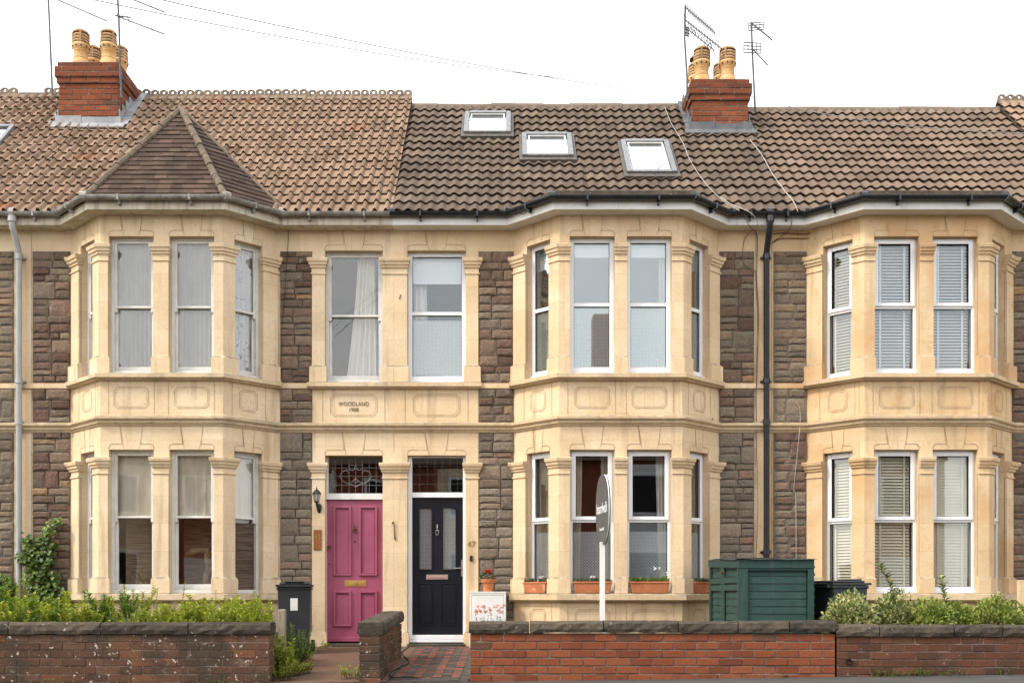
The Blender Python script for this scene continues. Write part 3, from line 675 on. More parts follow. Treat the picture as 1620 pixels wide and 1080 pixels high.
    if i == 4: add_pier([(8.62, 0), (8.90, 0)], GR+.03, el=0, ped=dp); add_pier([(9.72, 0), (9.9, 0)], GR+.03, ped=dp)
    if i == 0: add_pier([(-7.75, 0), (-7.56, 0)], GR+.03, ped=dp); add_pier([(-8.76, 0), (-8.57, 0)], GR+.03, ped=dp)
    # full facade path, used by the string courses
    path = [(x0, 0)] + (bay_pts(BAYS[i]) if i in BAYS else []) + [(x1, 0)]
    m_ = MB(); sweep(m_, path, [(-.01, 0), (.018, 0), (.022, .018), (.045, .03), (.052, .06), (.085, .085), (.088, .115), (.03, .137), (-.01, .14)], CO0-.002)
    m_.build('cornice', LG, h, bevel=.003)
    m_ = MB(); sweep(m_, path, [(-.01, 0), (.024, 0), (.024, .068), (-.01, .072)], SU0-.012); m_.build('string_course', st[0], h)
    sp = bay_pts(BAYS[i]) if i in BAYS else None
    if sp:
        sp = [(sp[0][0]-.07, 0)] + sp + [(sp[3][0]+.07, 0)]
        for nm, a in (('upper_sill', SU0), ('lower_sill', SL0)):
            m_ = MB(); hh = .07 if nm[0] == 'u' else .094
            sweep(m_, sp, [(-.01, -.022), (.055, -.018), (.062, 0), (.098, .006), (.098, hh-.012), (.07, hh), (-.01, hh+.003)], a); m_.build(nm, LG, h, bevel=.003)
    fs_ = {1: (PX(487), HX[2]), 2: (HX[2], PX(762)), 3: (7.60, HX[4]), 0: (-8.8, -7.5), 4: (HX[4], 9.95)}[i]
    m_ = MB(); sweep(m_, [(fs_[0], 0), (fs_[1], 0)], [(-.01, -.02), (.05, -.016), (.06, 0), (.088, .006), (.088, .06), (.06, .072), (-.01, .075)], SU0-.004); m_.build('window_sill', LG, h, bevel=.003)
    # rubble panels
    RP = {0: [(PX(-34), PX(22), 'rub_l', 'rub_l')], 1: [(PX(52), PX(112)-.004, 'rub_b', 'rub_b'), (PX(443)+.004, PX(494), 'rub_b', 'rub_g')],
          2: [(PX(757), PX(813)-.004, 'rub_b', 'rub_g'), (PX(1137.5)+.004, PX(1193), 'rub_b', 'rub_g')], 3: [(PX(1223.5), PX(1276.5)-.004, 'rub_l', 'rub_b'), (7.108, 7.63, 'rub_b', 'rub_b')],
          4: [(9.905, 10.4, 'rub_b', 'rub_g')]}[i]
    for k, (a, b, mu, ml) in enumerate(RP):
        mo = M['mortar_l'] if mu == 'rub_l' else M['mortar']
        rubble('rubble_panel', a, b, SU0+.07, z(4.84), [M[mu], mo], h, 11+i*7+k)
        rubble('rubble_panel', a, b, CO1+.005, SU0-.02, [M[mu], mo], h, 31+i*7+k)
        rubble('rubble_panel', a, b, GR-.05, CO0-.01, [M[ml], M['mortar_l'] if (i in (0,3)) else M['mortar']], h, 51+i*7+k)
    # eaves: fascia, soffit, gutter
    fa = M['fascia_s'] if i < 2 else M['fascia_w']; gu = M['gut_grey'] if i < 2 else M['gut_black']
    m_ = MB(); sweep(m_, path, [(.0, 0), (.22, 0), (.22, .115), (.19, .115), (.19, .02), (0, .02)], SOF); m_.build('fascia', fa, h)
    m_ = MB(); pr = [(.285+.055*math.cos(R(a)), .152+.055*math.sin(R(a))) for a in range(180, 361, 20)] + [(.333, .157), (.237, .157)]
    sweep(m_, path, pr, SOF)
    g_ = m_.build('gutter', gu, h, smooth=True)
    gp = offset(path, .285)
    for (a, b), (c, d) in zip(gp, gp[1:]):
        l = math.hypot(c-a, d-b); n = max(1, round(l/.9)); an = math.atan2(d-b, c-a)
        for q in range(n):
            t = (q+.5)/n; T = TR(a+(c-a)*t, b+(d-b)*t, SOF, an)
            m_ = MB(); m_.box(-.012, .012, -.062, .06, .086, .164, T); m_.box(-.012, .012, .0, .064, .045, .0855, T); m_.build('bracket', gu, g_)
        T = TR(a, b, SOF+.152, an); m_ = MB(); m_.tube([(-.03, 0, 0), (.05, 0, 0)], .062, 10, T); m_.build('joint', gu, g_)
    # roof
    m_ = MB(); rng = random.Random(90+i); x0r, x1r = HX[i], HX[i+1]
    if i == 2: x1r = 3.9
    if i == 3: x0r = 3.9; x1r = 8.2
    if i == 4: x0r = 8.2
    Y0, Z0, Y1, Z1 = EAVE_Y, EAVE_Z, RIDGE_Y, RZ[i]
    Ls = math.hypot(Y1-Y0, Z1-Z0); sy, sz = (Y1-Y0)/Ls, (Z1-Z0)/Ls; rows = 15; gg = Ls/rows
    tw = .31; nt_ = int(round((x1r-x0r)/tw)); tw = (x1r-x0r)/nt_; wav = i >= 2
    K = 16; LF = .046 if wav else .038
    def prof(f):
        f = (f*2) % 1.0
        if wav: return .034*(0.5+.5*math.cos(2*PI*(f-.5)))**1.1
        return .052*max(0, math.cos(PI*(f-.5)/.42))**.6 if abs(f-.5) < .21 else 0.0
    sagf = lambda x, t: -.03*math.sin(PI*(x-x0r)/(x1r-x0r))*math.sin(PI*min(t,1))
    for r_ in range(rows):
        for k in range(nt_):
            m_.rn = min(.95, max(0, rng.gauss(.5, .22))) if rng.random() > .02 else 1.0
            jv = rng.uniform(-.005, .005) - (rng.uniform(.02,.05) if rng.random() < .012 else 0); jh = rng.uniform(-.002, .004); tilt = rng.uniform(-.004, .004)
            v0 = r_*gg - .035 + jv; v1 = min((r_+1)*gg + .03, Ls+.01); vs = []
            for q in range(K+1):
                f = q/K; x = x0r + (k+f)*tw; p = prof(f) + jh + tilt*(f-.5)
                for v, hh in ((v1, .004), (v0, LF), (v0, LF-.017), (v0+.08, LF-.022)):
                    a = p + hh; s_ = sagf(x, v/Ls)
                    vs.append((x, Y0 + sy*v - sz*a, Z0 + sz*v + sy*a + s_))
            for q in range(K):
                b0, b1_ = q*4, q*4+4
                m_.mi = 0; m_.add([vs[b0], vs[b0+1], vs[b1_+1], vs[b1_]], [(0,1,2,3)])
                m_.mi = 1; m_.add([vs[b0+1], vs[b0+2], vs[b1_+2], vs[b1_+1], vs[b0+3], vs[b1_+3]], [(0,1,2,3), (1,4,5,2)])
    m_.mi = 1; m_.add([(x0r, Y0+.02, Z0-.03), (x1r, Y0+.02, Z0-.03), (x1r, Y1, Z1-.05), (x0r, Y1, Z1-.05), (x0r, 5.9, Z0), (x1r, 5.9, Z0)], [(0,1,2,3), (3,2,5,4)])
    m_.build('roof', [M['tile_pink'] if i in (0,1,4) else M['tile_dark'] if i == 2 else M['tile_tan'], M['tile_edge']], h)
    m_ = MB(); x = x0r; rng = random.Random(7+i)
    while x < x1r-.03:
        e = min(x+.44, x1r); T = TR(0, Y1, Z1, 0); dz = rng.uniform(-.008, .008); m_.rn = rng.random()
        if i in (0, 1, 4):
            for s in (-1, 1): m_.add([(x, 0, .045+dz), (e-.006, 0, .045+dz), (e-.006, s*.13, -.07+dz), (x, s*.13, -.07+dz)], [(0,1,2,3)], T)
            m_.box(x, e-.006, -.0145, .0145, .02, .058, T)
            if rng.random() > .08 or x < x0r+.5:
                for q in range(3):
                    cx = x + (q+.5)*(e-x)/3; n = 8; vs = []; rt = rng.uniform(.050, .054)
                    for a in range(n):
                        for rr, yy in ((rt, -.013), (.025, -.013), (.025, .013), (rt, .013)):
                            vs.append((cx+rr*(1.42 if rr > .03 else 1.0)*math.cos(2*PI*(a+.5)/n), yy, .088+dz+rr*math.sin(2*PI*(a+.5)/n)))
                    m_.add(vs, [(a*4+b, ((a+1)%n)*4+b, ((a+1)%n)*4+(b+1)%4, a*4+(b+1)%4) for a in range(n) for b in range(4)], T)
        else:
            pts = [(.12*math.cos(R(a)), -.075+.115*math.sin(R(a))+dz) for a in range(0, 181, 20)]
            vs = [(xx, yy, zz) for xx in (x, e-.006) for yy, zz in pts]; n = len(pts)
            m_.add(vs, [(q, q+1, n+q+1, n+q) for q in range(n-1)] + [tuple(range(n)), tuple(range(n, 2*n))[::-1]], T)
        x = e
    m_.build('ridge_tiles', M['crest'] if i in (0,1,4) else M['ridge'], h)
    # shell: back wall, party walls, floors and ceilings of plain rooms
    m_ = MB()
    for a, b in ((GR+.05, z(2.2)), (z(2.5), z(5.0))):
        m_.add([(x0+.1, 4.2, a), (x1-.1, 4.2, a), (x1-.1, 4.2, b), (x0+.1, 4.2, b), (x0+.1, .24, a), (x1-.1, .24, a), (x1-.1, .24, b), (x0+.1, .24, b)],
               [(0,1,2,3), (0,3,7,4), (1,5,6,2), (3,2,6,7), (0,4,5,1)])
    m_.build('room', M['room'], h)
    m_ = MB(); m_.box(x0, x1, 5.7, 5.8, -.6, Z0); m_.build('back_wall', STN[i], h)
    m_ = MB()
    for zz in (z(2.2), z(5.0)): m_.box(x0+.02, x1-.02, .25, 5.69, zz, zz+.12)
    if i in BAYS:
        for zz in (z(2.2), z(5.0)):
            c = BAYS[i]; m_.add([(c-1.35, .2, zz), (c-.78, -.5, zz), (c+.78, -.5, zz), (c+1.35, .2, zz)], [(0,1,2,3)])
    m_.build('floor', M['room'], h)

# bay roofs
for i in (2, 3):
    c = BAYS[i]; P = bay_pts(c); m_ = MB(); o = offset([(P[0][0]-.02, 0)] + P + [(P[3][0]+.02, 0)], .2)
    pth = [(P[0][0]-.20, 0)] + P + [(P[3][0]+.20, 0)]
    sweep(m_, pth, [(.12, 0), (.255, 0), (.245, .125), (.13, .14)], SOF+.115, zs=[.1, .5, 1, 1, .5, .1])
    m_.mi = 1; q = offset(P, .15); m_.add([(x, y, SOF+.20) for x, y in q] + [(q[-1][0], .2, SOF+.2), (q[0][0], .2, SOF+.2)], [(0,1,2,3,4,5)])
    m_.build('bay_roof', [M['hip'] if i == 9 else M['cope'], M['leadsheet']], H[i])
c = BAYS[1]; P = offset(bay_pts(c), .27); zb = z(5.262); A = Vector((c-.01, .30, z(6.97))); B = Vector((c-.01, 1.50, z(6.97)))
C1, C2, C3, C4 = [Vector((x, y, zb)) for x, y in P]; C4.x += .02; m_ = MB(); rng = random.Random(5)
def facet(a, b, t0, t1, n=20):
    """courses of plain tiles between the eave a-b and the top edge t0-t1"""
    nrm = (b-a).cross(t0-a).normalized()
    if nrm.z < 0: nrm = -nrm
    for k in range(n):
        u0, u1 = k/n, min((k+1.25)/n, 1); p0, p1 = a.lerp(t0, u0), b.lerp(t1, u0); q0, q1 = a.lerp(t0, u1), b.lerp(t1, u1); l = (p1-p0).length
        m = max(1, round(l/.17)); off = .5*(k % 2); cuts = [0] + [min(1, max(0, (j+off+rng.uniform(-.05,.05))/m)) for j in range(1, m)] + [1]
        for s, e in zip(cuts, cuts[1:]):
            if e <= s: continue
            m_.rn = rng.random(); up = nrm*rng.uniform(.016, .024)
            A0, A1, B0, B1 = p0.lerp(p1, s), p0.lerp(p1, e), q0.lerp(q1, s), q0.lerp(q1, e)
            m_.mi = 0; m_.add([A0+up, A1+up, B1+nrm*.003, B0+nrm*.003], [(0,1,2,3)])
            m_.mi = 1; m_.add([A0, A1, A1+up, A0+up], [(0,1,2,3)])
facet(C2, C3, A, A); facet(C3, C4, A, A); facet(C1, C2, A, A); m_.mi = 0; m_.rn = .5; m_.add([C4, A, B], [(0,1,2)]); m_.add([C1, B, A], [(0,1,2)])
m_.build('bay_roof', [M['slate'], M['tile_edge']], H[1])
for a in (C2, C3, C4):
    m_ = MB(); n = 9; rng = random.Random(3)
    for k in range(n):
        p, q = a.lerp(A, k/n), a.lerp(A, (k+1.04)/n); u = Vector((0,0,.012+.008*(k%2)))
        m_.tube([p+u*1.5, q+u], [.052, .045] if a is not C4 else [.03,.028], 8)
    m_.build('hip_tiles', M['hip'], H[1])

# ------------------------------------------------------------------ windows of the bays and over the doors
def Tw(T, o, zb): return T @ Matrix.Translation(((o[0]+o[1])/2, 0, zb))
for i in (1, 2, 3):
    TL, TF, TRt, side, fo, sideR, mw, ow = bayw[i]
    for st, zb, zt in (('up', SU1, UL), ('lo', SL1, LL)):
        hh = zt - zb
        for k, (T, o) in enumerate(((TL, side), (TF, fo[0]), (TF, fo[1]), (TRt, sideR))):
            T2 = Tw(T, o, zb); ww = o[1]-o[0]; kw = {}
            if i == 1:
                kw = dict(kind='sash', glass='glass_old')
                if st == 'up': kw['blind'] = None
                else: kw['blind'] = ('low', 'mesh_dark', .50) if k == 3 else None; kw['glass'] = 'glass_store'; kw['split'] = .535
            elif i == 2:
                if st == 'up': kw = dict(kind='upvc', glass='glass_up', film=('film_pale', 1.0), blind=('roll', 'whiteroll', .12 if k in (1,2) else .17))
                else: kw = dict(kind='casement', film=('film', .86), split=.51)
            else:
                if st == 'up': kw = dict(kind='casement', blind=('ven', 'ven_grey' if k in (1,2) else 'ven_olive', 42))
                else: kw = dict(kind='casement', blind=('ven', 'ven_cream', 52 if k != 2 else 72), split=.51)
            window(H[i], T2, ww, hh, **kw)
hU = UL - SU1
window(H[1], TR((DO[0][0]+DO[0][1])/2, 0, SU1), DO[0][1]-DO[0][0], hU, 'sash', 'glass_old', split=.52)
window(H[2], TR((DO[1][0]+DO[1][1])/2, 0, SU1), DO[1][1]-DO[1][0], hU, 'upvc', film=('film_pale', .93), blind=('roll', 'whiteroll', .22), split=.52)
for hi, x in ((0, -8.16), (4, 9.31), (3, 8.1875)):
    wd = .82 if hi != 3 else .745
    window(H[hi], TR(x, 0, SU1), wd, hU, 'upvc', blind=('roll', 'greyroll', .5))

# curtains
Tx = TR((DO[0][0]+DO[0][1])/2, 0, SU1)
curtain(Tx, (.03, .27), (-.14, .32), hU-.02, .06, 'net', 'long white curtain tied across the window over the pink door', 5, y=.24, seed=1)
curtain(TR((DO[1][0]+DO[1][1])/2, 0, SU1), (-.37, -.16), (-.37, -.13), hU-.02, .05, 'net', 'white curtain behind the left half of the window over the black door', 3, seed=2)
TL, TF, TRt, side, fo, sideR, mw, ow = bayw[1]
curtain(Tw(TRt, sideR, SU1), (-.2, .24), (-.2, .24), hU-.03, .04, 'sprig', 'white curtain with dark sprigs in the angled upper window', 5, y=.19, depth=.02, seed=3)
curtain(Tw(TL, side, SU1), (-.2, .2), (-.2, .2), hU-.03, .04, 'net', 'plain white curtain in the narrow far left upper window of the peaked bay', 5, y=.2, seed=4)
for k in (0, 1): curtain(Tw(TF, fo[k], SU1), (-.27, .27), (-.27, .27), hU-.03, .05, 'voile', 'grey voile curtain filling the %s front window of the upper peaked bay' % ('left', 'right')[k], 9, y=.195, depth=.007, seed=60+k)
hL = LL - SL1
for k, (T, o, a, b, lab, mt) in enumerate(((TF, fo[0], -.28, .28, 'left of the two front windows', 'cream'), (TF, fo[1], -.28, .28, 'right of the two front windows', 'cream'), (TRt, sideR, -.2, .2, 'right hand angled window', 'net'), (TL, side, -.2, .2, 'left hand angled window', 'net'))):
    curtain(Tw(T, o, SL1), (a, b), (a, b), hL-.03, hL*.535, mt, 'short half curtain in the ground floor bay, ' + lab, 3 + k % 2*2, y=.195, depth=.014, seed=20+k)
TL, TF, TRt, side, fo, sideR, mw, ow = bayw[2]
for k, (T, o, e0, e1, zb, hh, mt, lab) in enumerate((
        (TL, side, (-.2,-.06), (-.2,.02), SU1, hU, 'beige', 'beige curtain in the upper left angled window beside the black door house bay'),
        (TRt, sideR, (.05,.19), (.02,.19), SU1, hU, 'beige', 'beige curtain in the upper right angled window of the middle bay'),
        (TF, fo[1], (.17,.27), (.15,.27), SU1, hU, 'net', 'white curtain at the right side of the upper front window of the middle bay'),
        (TL, side, (-.2,.0), (-.2,.05), SL1, hL, 'beige', 'beige curtain in the ground floor left angled window of the middle bay'),
        (TF, fo[0], (-.26,-.12), (-.26,-.16), SL1, hL, 'cream', 'cream curtain behind the estate agent board in the ground floor bay'),
        (TF, fo[0], (.14,.26), (.2,.26), SL1, hL, 'cream', 'cream curtain right of the estate agent board in the same window'),
        (TF, fo[1], (.12,.26), (.18,.26), SL1, hL, 'net', 'white curtain in the ground floor front window right of the estate agent board'),
        (TRt, sideR, (.0,.19), (-.02,.19), SL1, hL, 'beige', 'beige curtain in the ground floor right angled window of the middle bay'))):
    curtain(Tw(T, o, zb), e0, e1, hh-.03, .05, mt, lab, 3, seed=40+k)
for k in (0, 1):                          # brown screens standing behind the ornaments
    m_ = MB(); T = Tw(bayw[1][1], bayw[1][4][k], SL1); m_.box(-.29, .29, .60, .62, 0, hL*.54, T)
    tag(m_.build('fabric_screen', M['screen'], None), 'brown slatted screen behind the ornament in the %s front window of the ground floor bay' % ('left', 'right')[k], 'screen')
# carved wood on the sill inside the peaked bay's right front window
m_ = MB(); T = Tw(bayw[1][1], bayw[1][4][1], SL1)
m_.tube([(.10,.42,.06), (.07,.42,.2), (.12,.43,.34), (.09,.42,.5), (.13,.42,.6)], [.07,.045,.065,.05,.075], 8, T)
m_.tube([(.12,.42,.58), (0,.42,.6), (-.12,.42,.57), (-.2,.42,.55)], [.06,.04,.05,.03], 8, T)
m_.tube([(-.2,.42,.1), (-.05,.42,.07), (.1,.42,.09), (.22,.42,.12)], [.03,.04,.05,.02], 8, T)
m_.box(-.25, .25, .33, .55, -.02, .05, T)
tag(m_.build('wood_carving', M['drift'], None, smooth=True), 'pale carved wooden ornament standing inside the ground floor bay window', 'ornament')
# dried flowers inside the other front window
m_ = MB(); T = Tw(bayw[1][1], bayw[1][4][0], SL1); rng = random.Random(8)
m_.lathe([(.04,0), (.055,.06), (.03,.13)], (.0,.42,.03), 10, T)
for k in range(90):
    a = rng.uniform(0, 2*PI); l = rng.uniform(.1, .27); t = rng.uniform(.2, 1.2)
    p = Vector((0,.42,.15)); q = p + Vector((math.cos(a)*math.sin(t), math.sin(a)*.35, math.cos(t)*.7))*l
    m_.tube([p, (p+q)/2+Vector((0,0,.02)), q], [.0015,.0015,.006], 3, T)
tag(m_.build('dried_flowers', M['drift'], None), 'spray of dried pale flowers inside the left front window of the ground floor bay', 'dried flowers')

# ------------------------------------------------------------------ doors
def panel_mould(mb, T, u0, u1, z0, z1, y, wd=.03, pr=.030):
    frame_boxes(mb, T, u0, u1, z0, z1, wd, y-pr, y+.004); frame_boxes(mb, T, u0+wd+.006, u1-wd-.006, z0+wd+.006, z1-wd-.006, .010, y-pr*.45, y+.003)
# pink door
x0, x1 = DO[0]; Yd = .13; f = lambda py: PZ(py, Yd); g = lambda px: PX(px, Yd)
mb = MB(); mb.box(x0+.01, x1-.002, Yd, Yd+.045, f(1012), f(790.5)); 
for a, b in ((528, 556), (568, 597)):
    panel_mould(mb, I4, g(a), g(b), f(910), f(800), Yd); panel_mould(mb, I4, g(a), g(b), f(990), f(934), Yd)
mb.box(x0+.012, x1-.004, Yd-.025, Yd-.0005, f(1014), f(1007))
door = mb.build('front_door', M['pink'], H[1], bevel=.004); tag_l = door; door['label'] = 'pink four panelled front door'
mb = MB(); mb.box(g(545), g(579.5), Yd-.008, Yd-.0005, f(927), f(917.5)); mb.box(g(550), g(575), Yd-.014, Yd-.0085, f(924.5), f(919.5)); mb.build('letterbox', M['brass'], door, bevel=.002)
mb = MB(); mb.tube([(g(561.5), Yd-.02, f(829)), (g(561.5), Yd-.025, f(834))], [.004,.012], 8); mb.lathe([(.014,0), (.022,.012), (.02,.03), (.006,.04)], (g(561.5), Yd-.02, f(839)), 10)
mb.tube([(g(561.5)+.026*math.cos(R(a)), Yd-.022, f(840)+.024*math.sin(R(a))) for a in range(180, 361, 30)], .005, 6); mb.build('knocker', M['rust'], door, smooth=True)
mb = MB(); mb.lathe([(.001,-.001), (.012,0), (.012,.008), (.001,.01)], (0,0,0), 12, Matrix.Translation((g(561.5), Yd-.001, f(856))) @ Matrix.Rotation(R(90), 4, 'X')); mb.build('spyhole', M['rust'], door)
mb = MB()
mb.tube([(g(521.5), Yd, f(865)), (g(521.5), Yd-.03, f(865)), (g(521.5), Yd-.055, f(865))], [.012,.010,.024], 10); mb.build('door_knob', M['rust'], door, smooth=True); mb = MB(); mb.tube([(g(521.5), Yd, f(892)), (g(521.5), Yd-.006, f(892))], .012, 10); mb.build('keyhole', M['rust'], door)
mb = MB(); mb.box(x0+.001, x1-.001, Yd-.04, Yd+.06, f(790), f(780.5)); mb.box(x0+.001, x0+.028, Yd-.02, Yd+.06, f(780), LL-.001); mb.box(x0+.001, x0+.008, Yd-.005, Yd+.05, f(1012), f(791))
fl = mb.build('fanlight', M['white'], H[1], bevel=.003)
mb = MB(); mb.box(x0+.03, x1-.002, Yd+.02, Yd+.026, f(780), LL-.002); mb.build('pane', M['glass_old'], fl)
mb = MB(); r_ = .0042; yl = Yd+.014; r_ = .003
for px in (530, 540.5, 552, 562.5, 573, 584, 595): mb.tube([(g(px), yl, f(780)), (g(px), yl, LL-.003)], r_, 4)
for py in (767, 753, 739.5): mb.tube([(g(518), yl, f(py)), (g(605), yl, f(py))], r_, 4)
def curl(pts): mb.tube([(g(a), yl-.004, f(b)) for a, b in pts], .0045, 5)
for s in (-1, 1):
    X_ = lambda q: 562.5 + s*q
    curl([(X_(0), 770), (X_(6), 766), (X_(14), 764), (X_(21), 760), (X_(25), 753), (X_(22), 746), (X_(15), 744), (X_(11), 746), (X_(11), 749)])
    curl([(X_(22), 746), (X_(14), 742.5), (X_(4), 743), (X_(1), 740), (X_(1), 736), (X_(5), 735), (X_(11), 735.5), (X_(10), 741), (X_(5), 744), (X_(1), 741)])
    curl([(X_(0), 757), (X_(5), 761), (X_(11), 764)]); curl([(X_(0), 764), (X_(4), 760), (X_(0), 756)])
mb.build('leading', M['lead'], fl)
# black door
x0, x1 = DO[1]; mb = MB(); 
mb.box(x0+.001, x0+.058, Yd-.05, Yd+.05, f(1003), LL-.002); mb.box(x1-.045, x1-.001, Yd-.05, Yd+.05, f(1003), LL-.002)
mb.box(x0+.059, x1-.046, Yd-.045, Yd+.05, f(787), f(779)); mb.box(x0+.001, x1-.001, Yd-.09, Yd+.05, f(1009.5), f(1003.5)); mb.box(x0+.001, x1-.001, Yd-.10, Yd+.05, f(1015), f(1010))
mb.box(x0+.059, x1-.046, Yd-.03, Yd+.04, LL-.022, LL-.002)
fr = mb.build('door_frame', M['upvc'], H[2], bevel=.004)
mb = MB(); mb.box(x0+.06, x1-.047, Yd+.0, Yd+.005, f(778.5), LL-.023); mb.build('pane', M['glass'], fr)
mb = MB()
for px in (664, 676, 688, 700, 712, 724): mb.tube([(g(px), Yd+.012, f(778.5)), (g(px), Yd+.012, f(726))], .0022, 4)
for py in (765, 750, 737): mb.tube([(g(652), Yd+.012, f(py)), (g(732), Yd+.012, f(py))], .0022, 4)
mb.build('leading', M['lead'], fr)
a0, a1 = x0+.060, x1-.047
gl = [(g(663.5), g(683)), (g(701), g(721))]; zt, zb = f(803), f(900); mb = MB()
mb.box(a0, gl[0][0], Yd, Yd+.045, f(1003), f(787.5)); mb.box(gl[0][1], gl[1][0], Yd, Yd+.045, f(1003), f(787.5)); mb.box(gl[1][1], a1, Yd, Yd+.045, f(1003), f(787.5))
for a, b in gl: mb.box(a, b, Yd, Yd+.045, zt, f(787.5)); mb.box(a, b, Yd, Yd+.045, f(1003), zb)
for a, b in gl:
    frame_boxes(mb, I4, a-.02, b+.02, zb-.02, zt+.02, .022, Yd-.012, Yd-.0005)
    mb.box(a-.005, b+.005, Yd-.012, Yd-.0005, f(985), f(925), b=.010); frame_boxes(mb, I4, a-.025, b+.025, f(988), f(922), .012, Yd-.007, Yd-.0005)
door = mb.build('front_door', M['blackdoor'], H[2], bevel=.004); door['label'] = 'black front door with two tall lattice glass panels'
for a, b in gl:
    mb = MB(); mb.box(a, b, Yd+.012, Yd+.017, zb, zt); mb.build('pane', M['glass'], door)
    mb = MB(); mb.quad([(a, Yd+.022, zb), (b, Yd+.022, zb), (b, Yd+.022, zt), (a, Yd+.022, zt)], None, [(0,0), (b-a,0), (b-a,zt-zb), (0,zt-zb)]); mb.build('privacy_film', M['film'], door)
mb = MB(); mb.box(g(674.5), g(708.5), Yd-.012, Yd-.0008, f(916), f(908.5)); mb.box(g(678), g(705), Yd-.018, Yd-.0125, f(914), f(911)); mb.build('letterbox', M['rosegold'], door, bevel=.002)
mb = MB(); cx = g(691.8)
mb.tube([(cx, Yd-.01, f(829)), (cx, Yd-.014, f(836))], .005, 6); mb.tube([(cx+.022*math.cos(R(a)), Yd-.02, f(842)+.038*math.sin(R(a))) for a in range(90, 451, 30)], .0048, 6); mb.build('knocker', M['chrome'], door, smooth=True)
mb = MB(); mb.box(g(729.5), g(732.3), Yd-.012, Yd-.0005, f(911), f(885)); mb.tube([(g(731), Yd-.01, f(898)), (g(731), Yd-.05, f(898)), (g(717), Yd-.055, f(898.5))], .0085, 8); mb.build('handle', M['chrome'], door)
for a, b in ((DO[0][0], DO[0][1]), (DO[1][0], DO[1][1])):
    mb = MB(); mb.box(a+.002, b-.002, -.10, .16, GR-.03, f(1016.5)); mb.build('doorstep', M['cope'], H[1] if a < -2 else H[2], bevel=.012)
for hi, (a, b) in ((0, (-8.57, -7.75)), (3, (7.815, 8.56)), (4, (8.9, 9.72))):      # neighbours' doors just outside the picture
    mb = MB(); mb.box(a+.05, b-.05, Yd, Yd+.04, GR+.06, z(1.35)); panel_mould(mb, I4, a+.12, b-.12, GR+.2, z(.1), Yd); panel_mould(mb, I4, a+.12, b-.12, z(.2), z(1.25), Yd)
    mb.build('front_door', M['blackdoor'], H[hi], bevel=.004)
    mb = MB(); mb.box(a+.001, a+.05, Yd-.04, Yd+.05, GR+.05, LL-.002); mb.box(b-.05, b-.001, Yd-.04, Yd+.05, GR+.05, LL-.002); mb.box(a+.051, b-.051, Yd-.04, Yd+.05, z(1.36), z(1.42)); mb.box(a+.001, b-.001, Yd-.06, Yd+.05, GR+.03, GR+.049)
    fr = mb.build('door_frame', M['upvc'], H[hi], bevel=.004); mb = MB(); mb.box(a+.052, b-.052, Yd, Yd+.005, z(1.43), LL-.003); mb.build('pane', M['glass'], fr)

# lettering on the houses
def text(body, x, y, zc, size, mat, parent=None, name='inscription', T=None, ext=.002, space=1.0, bold=0.0, italic=0.0, sx=1.0):
    cu = bpy.data.curves.new(name, 'FONT'); cu.body = body; cu.size = size; cu.align_x = 'CENTER'; cu.align_y = 'CENTER'; cu.extrude = ext; cu.space_character = space; cu.offset = bold; cu.shear = italic
    cu.materials.append(mat); o = bpy.data.objects.new(name, cu); col.objects.link(o)
    Tm = (T if T is not None else Matrix.Translation((x, y, zc))) @ Matrix.Rotation(R(90), 4, 'X') @ Matrix.Diagonal((sx, 1, 1, 1))
    if parent is not None:
        o.parent = parent; Tm = Matrix.Translation(-Vector(parent['_w'])) @ Tm
    bpy.context.view_layer.update()
    me = bpy.data.meshes.new_from_object(o.evaluated_get(bpy.context.evaluated_depsgraph_get())); n = bpy.data.objects.new(name, me); nm = o.name
    n.parent = o.parent; n.matrix_basis = Tm; bpy.data.objects.remove(o); col.objects.link(n); n.name = nm; return n
M['ink'] = surf('engraved_letter', (.05,.025,.012), rough=1)
text('WOODLAND', PX(559.7), -.006, PZ(639), .084, M['ink'], H[1], space=1.08, sx=.80, bold=-.0012)
text('1908', PX(559.5), -.006, PZ(648), .080, M['ink'], H[1], sx=.9, bold=-.0012)
text('47', PX(746), -.036, PZ(860.5), .115, M['brass'], H[2], name='door_number', ext=.003, bold=-.001)
mb = MB(); mb.box(PX(743.5), PX(748), -.055, -.031, PZ(887), PZ(878.5)); mb.build('doorbell', M['iron'], H[2], bevel=.004)
pl = thing('number_plaque', 'copper brown number plaque reading 45 beside the pink door', 'sign', (PX(503), -.04, PZ(869)))
mb = MB(); mb.box(PX(497), PX(509.2), -.045, -.031, PZ(869.5), PZ(838)); mb.build('plate', M['plaque'], pl, bevel=.003)
text('45', PX(503.3), -.048, PZ(849.5), .098, M['brass'], pl, name='numerals', bold=.001)
# lantern
ln = thing('wall_lantern', 'black coach lantern on the wall left of the pink door', 'lantern', (PX(502), -.03, PZ(812)))
Yl = -.16; cx = PX(501, Yl); zt = lambda py: PZ(py, Yl)
mb = MB(); mb.lathe([(.062,0), (.064,.006), (.05,.028), (.028,.05), (.014,.062), (.010,.07), (.004,.095), (.001,.11)], (cx, Yl, zt(781)), 6)
for k in range(6):
    a = 2*PI*k/6; mb.tube([(cx+.034*math.cos(a), Yl+.034*math.sin(a), zt(792)), (cx+.056*math.cos(a), Yl+.056*math.sin(a), zt(781))], .004, 4)
mb.lathe([(.012,-.02), (.03,-.012), (.037,0), (.037,.008)], (cx, Yl, zt(793)), 6); mb.build('cage', M['iron'], ln)
mb = MB(); mb.lathe([(.03,0), (.05,.095)], (cx, Yl, zt(792)), 6); mb.build('lamp_glass', M['frostlamp'], ln)
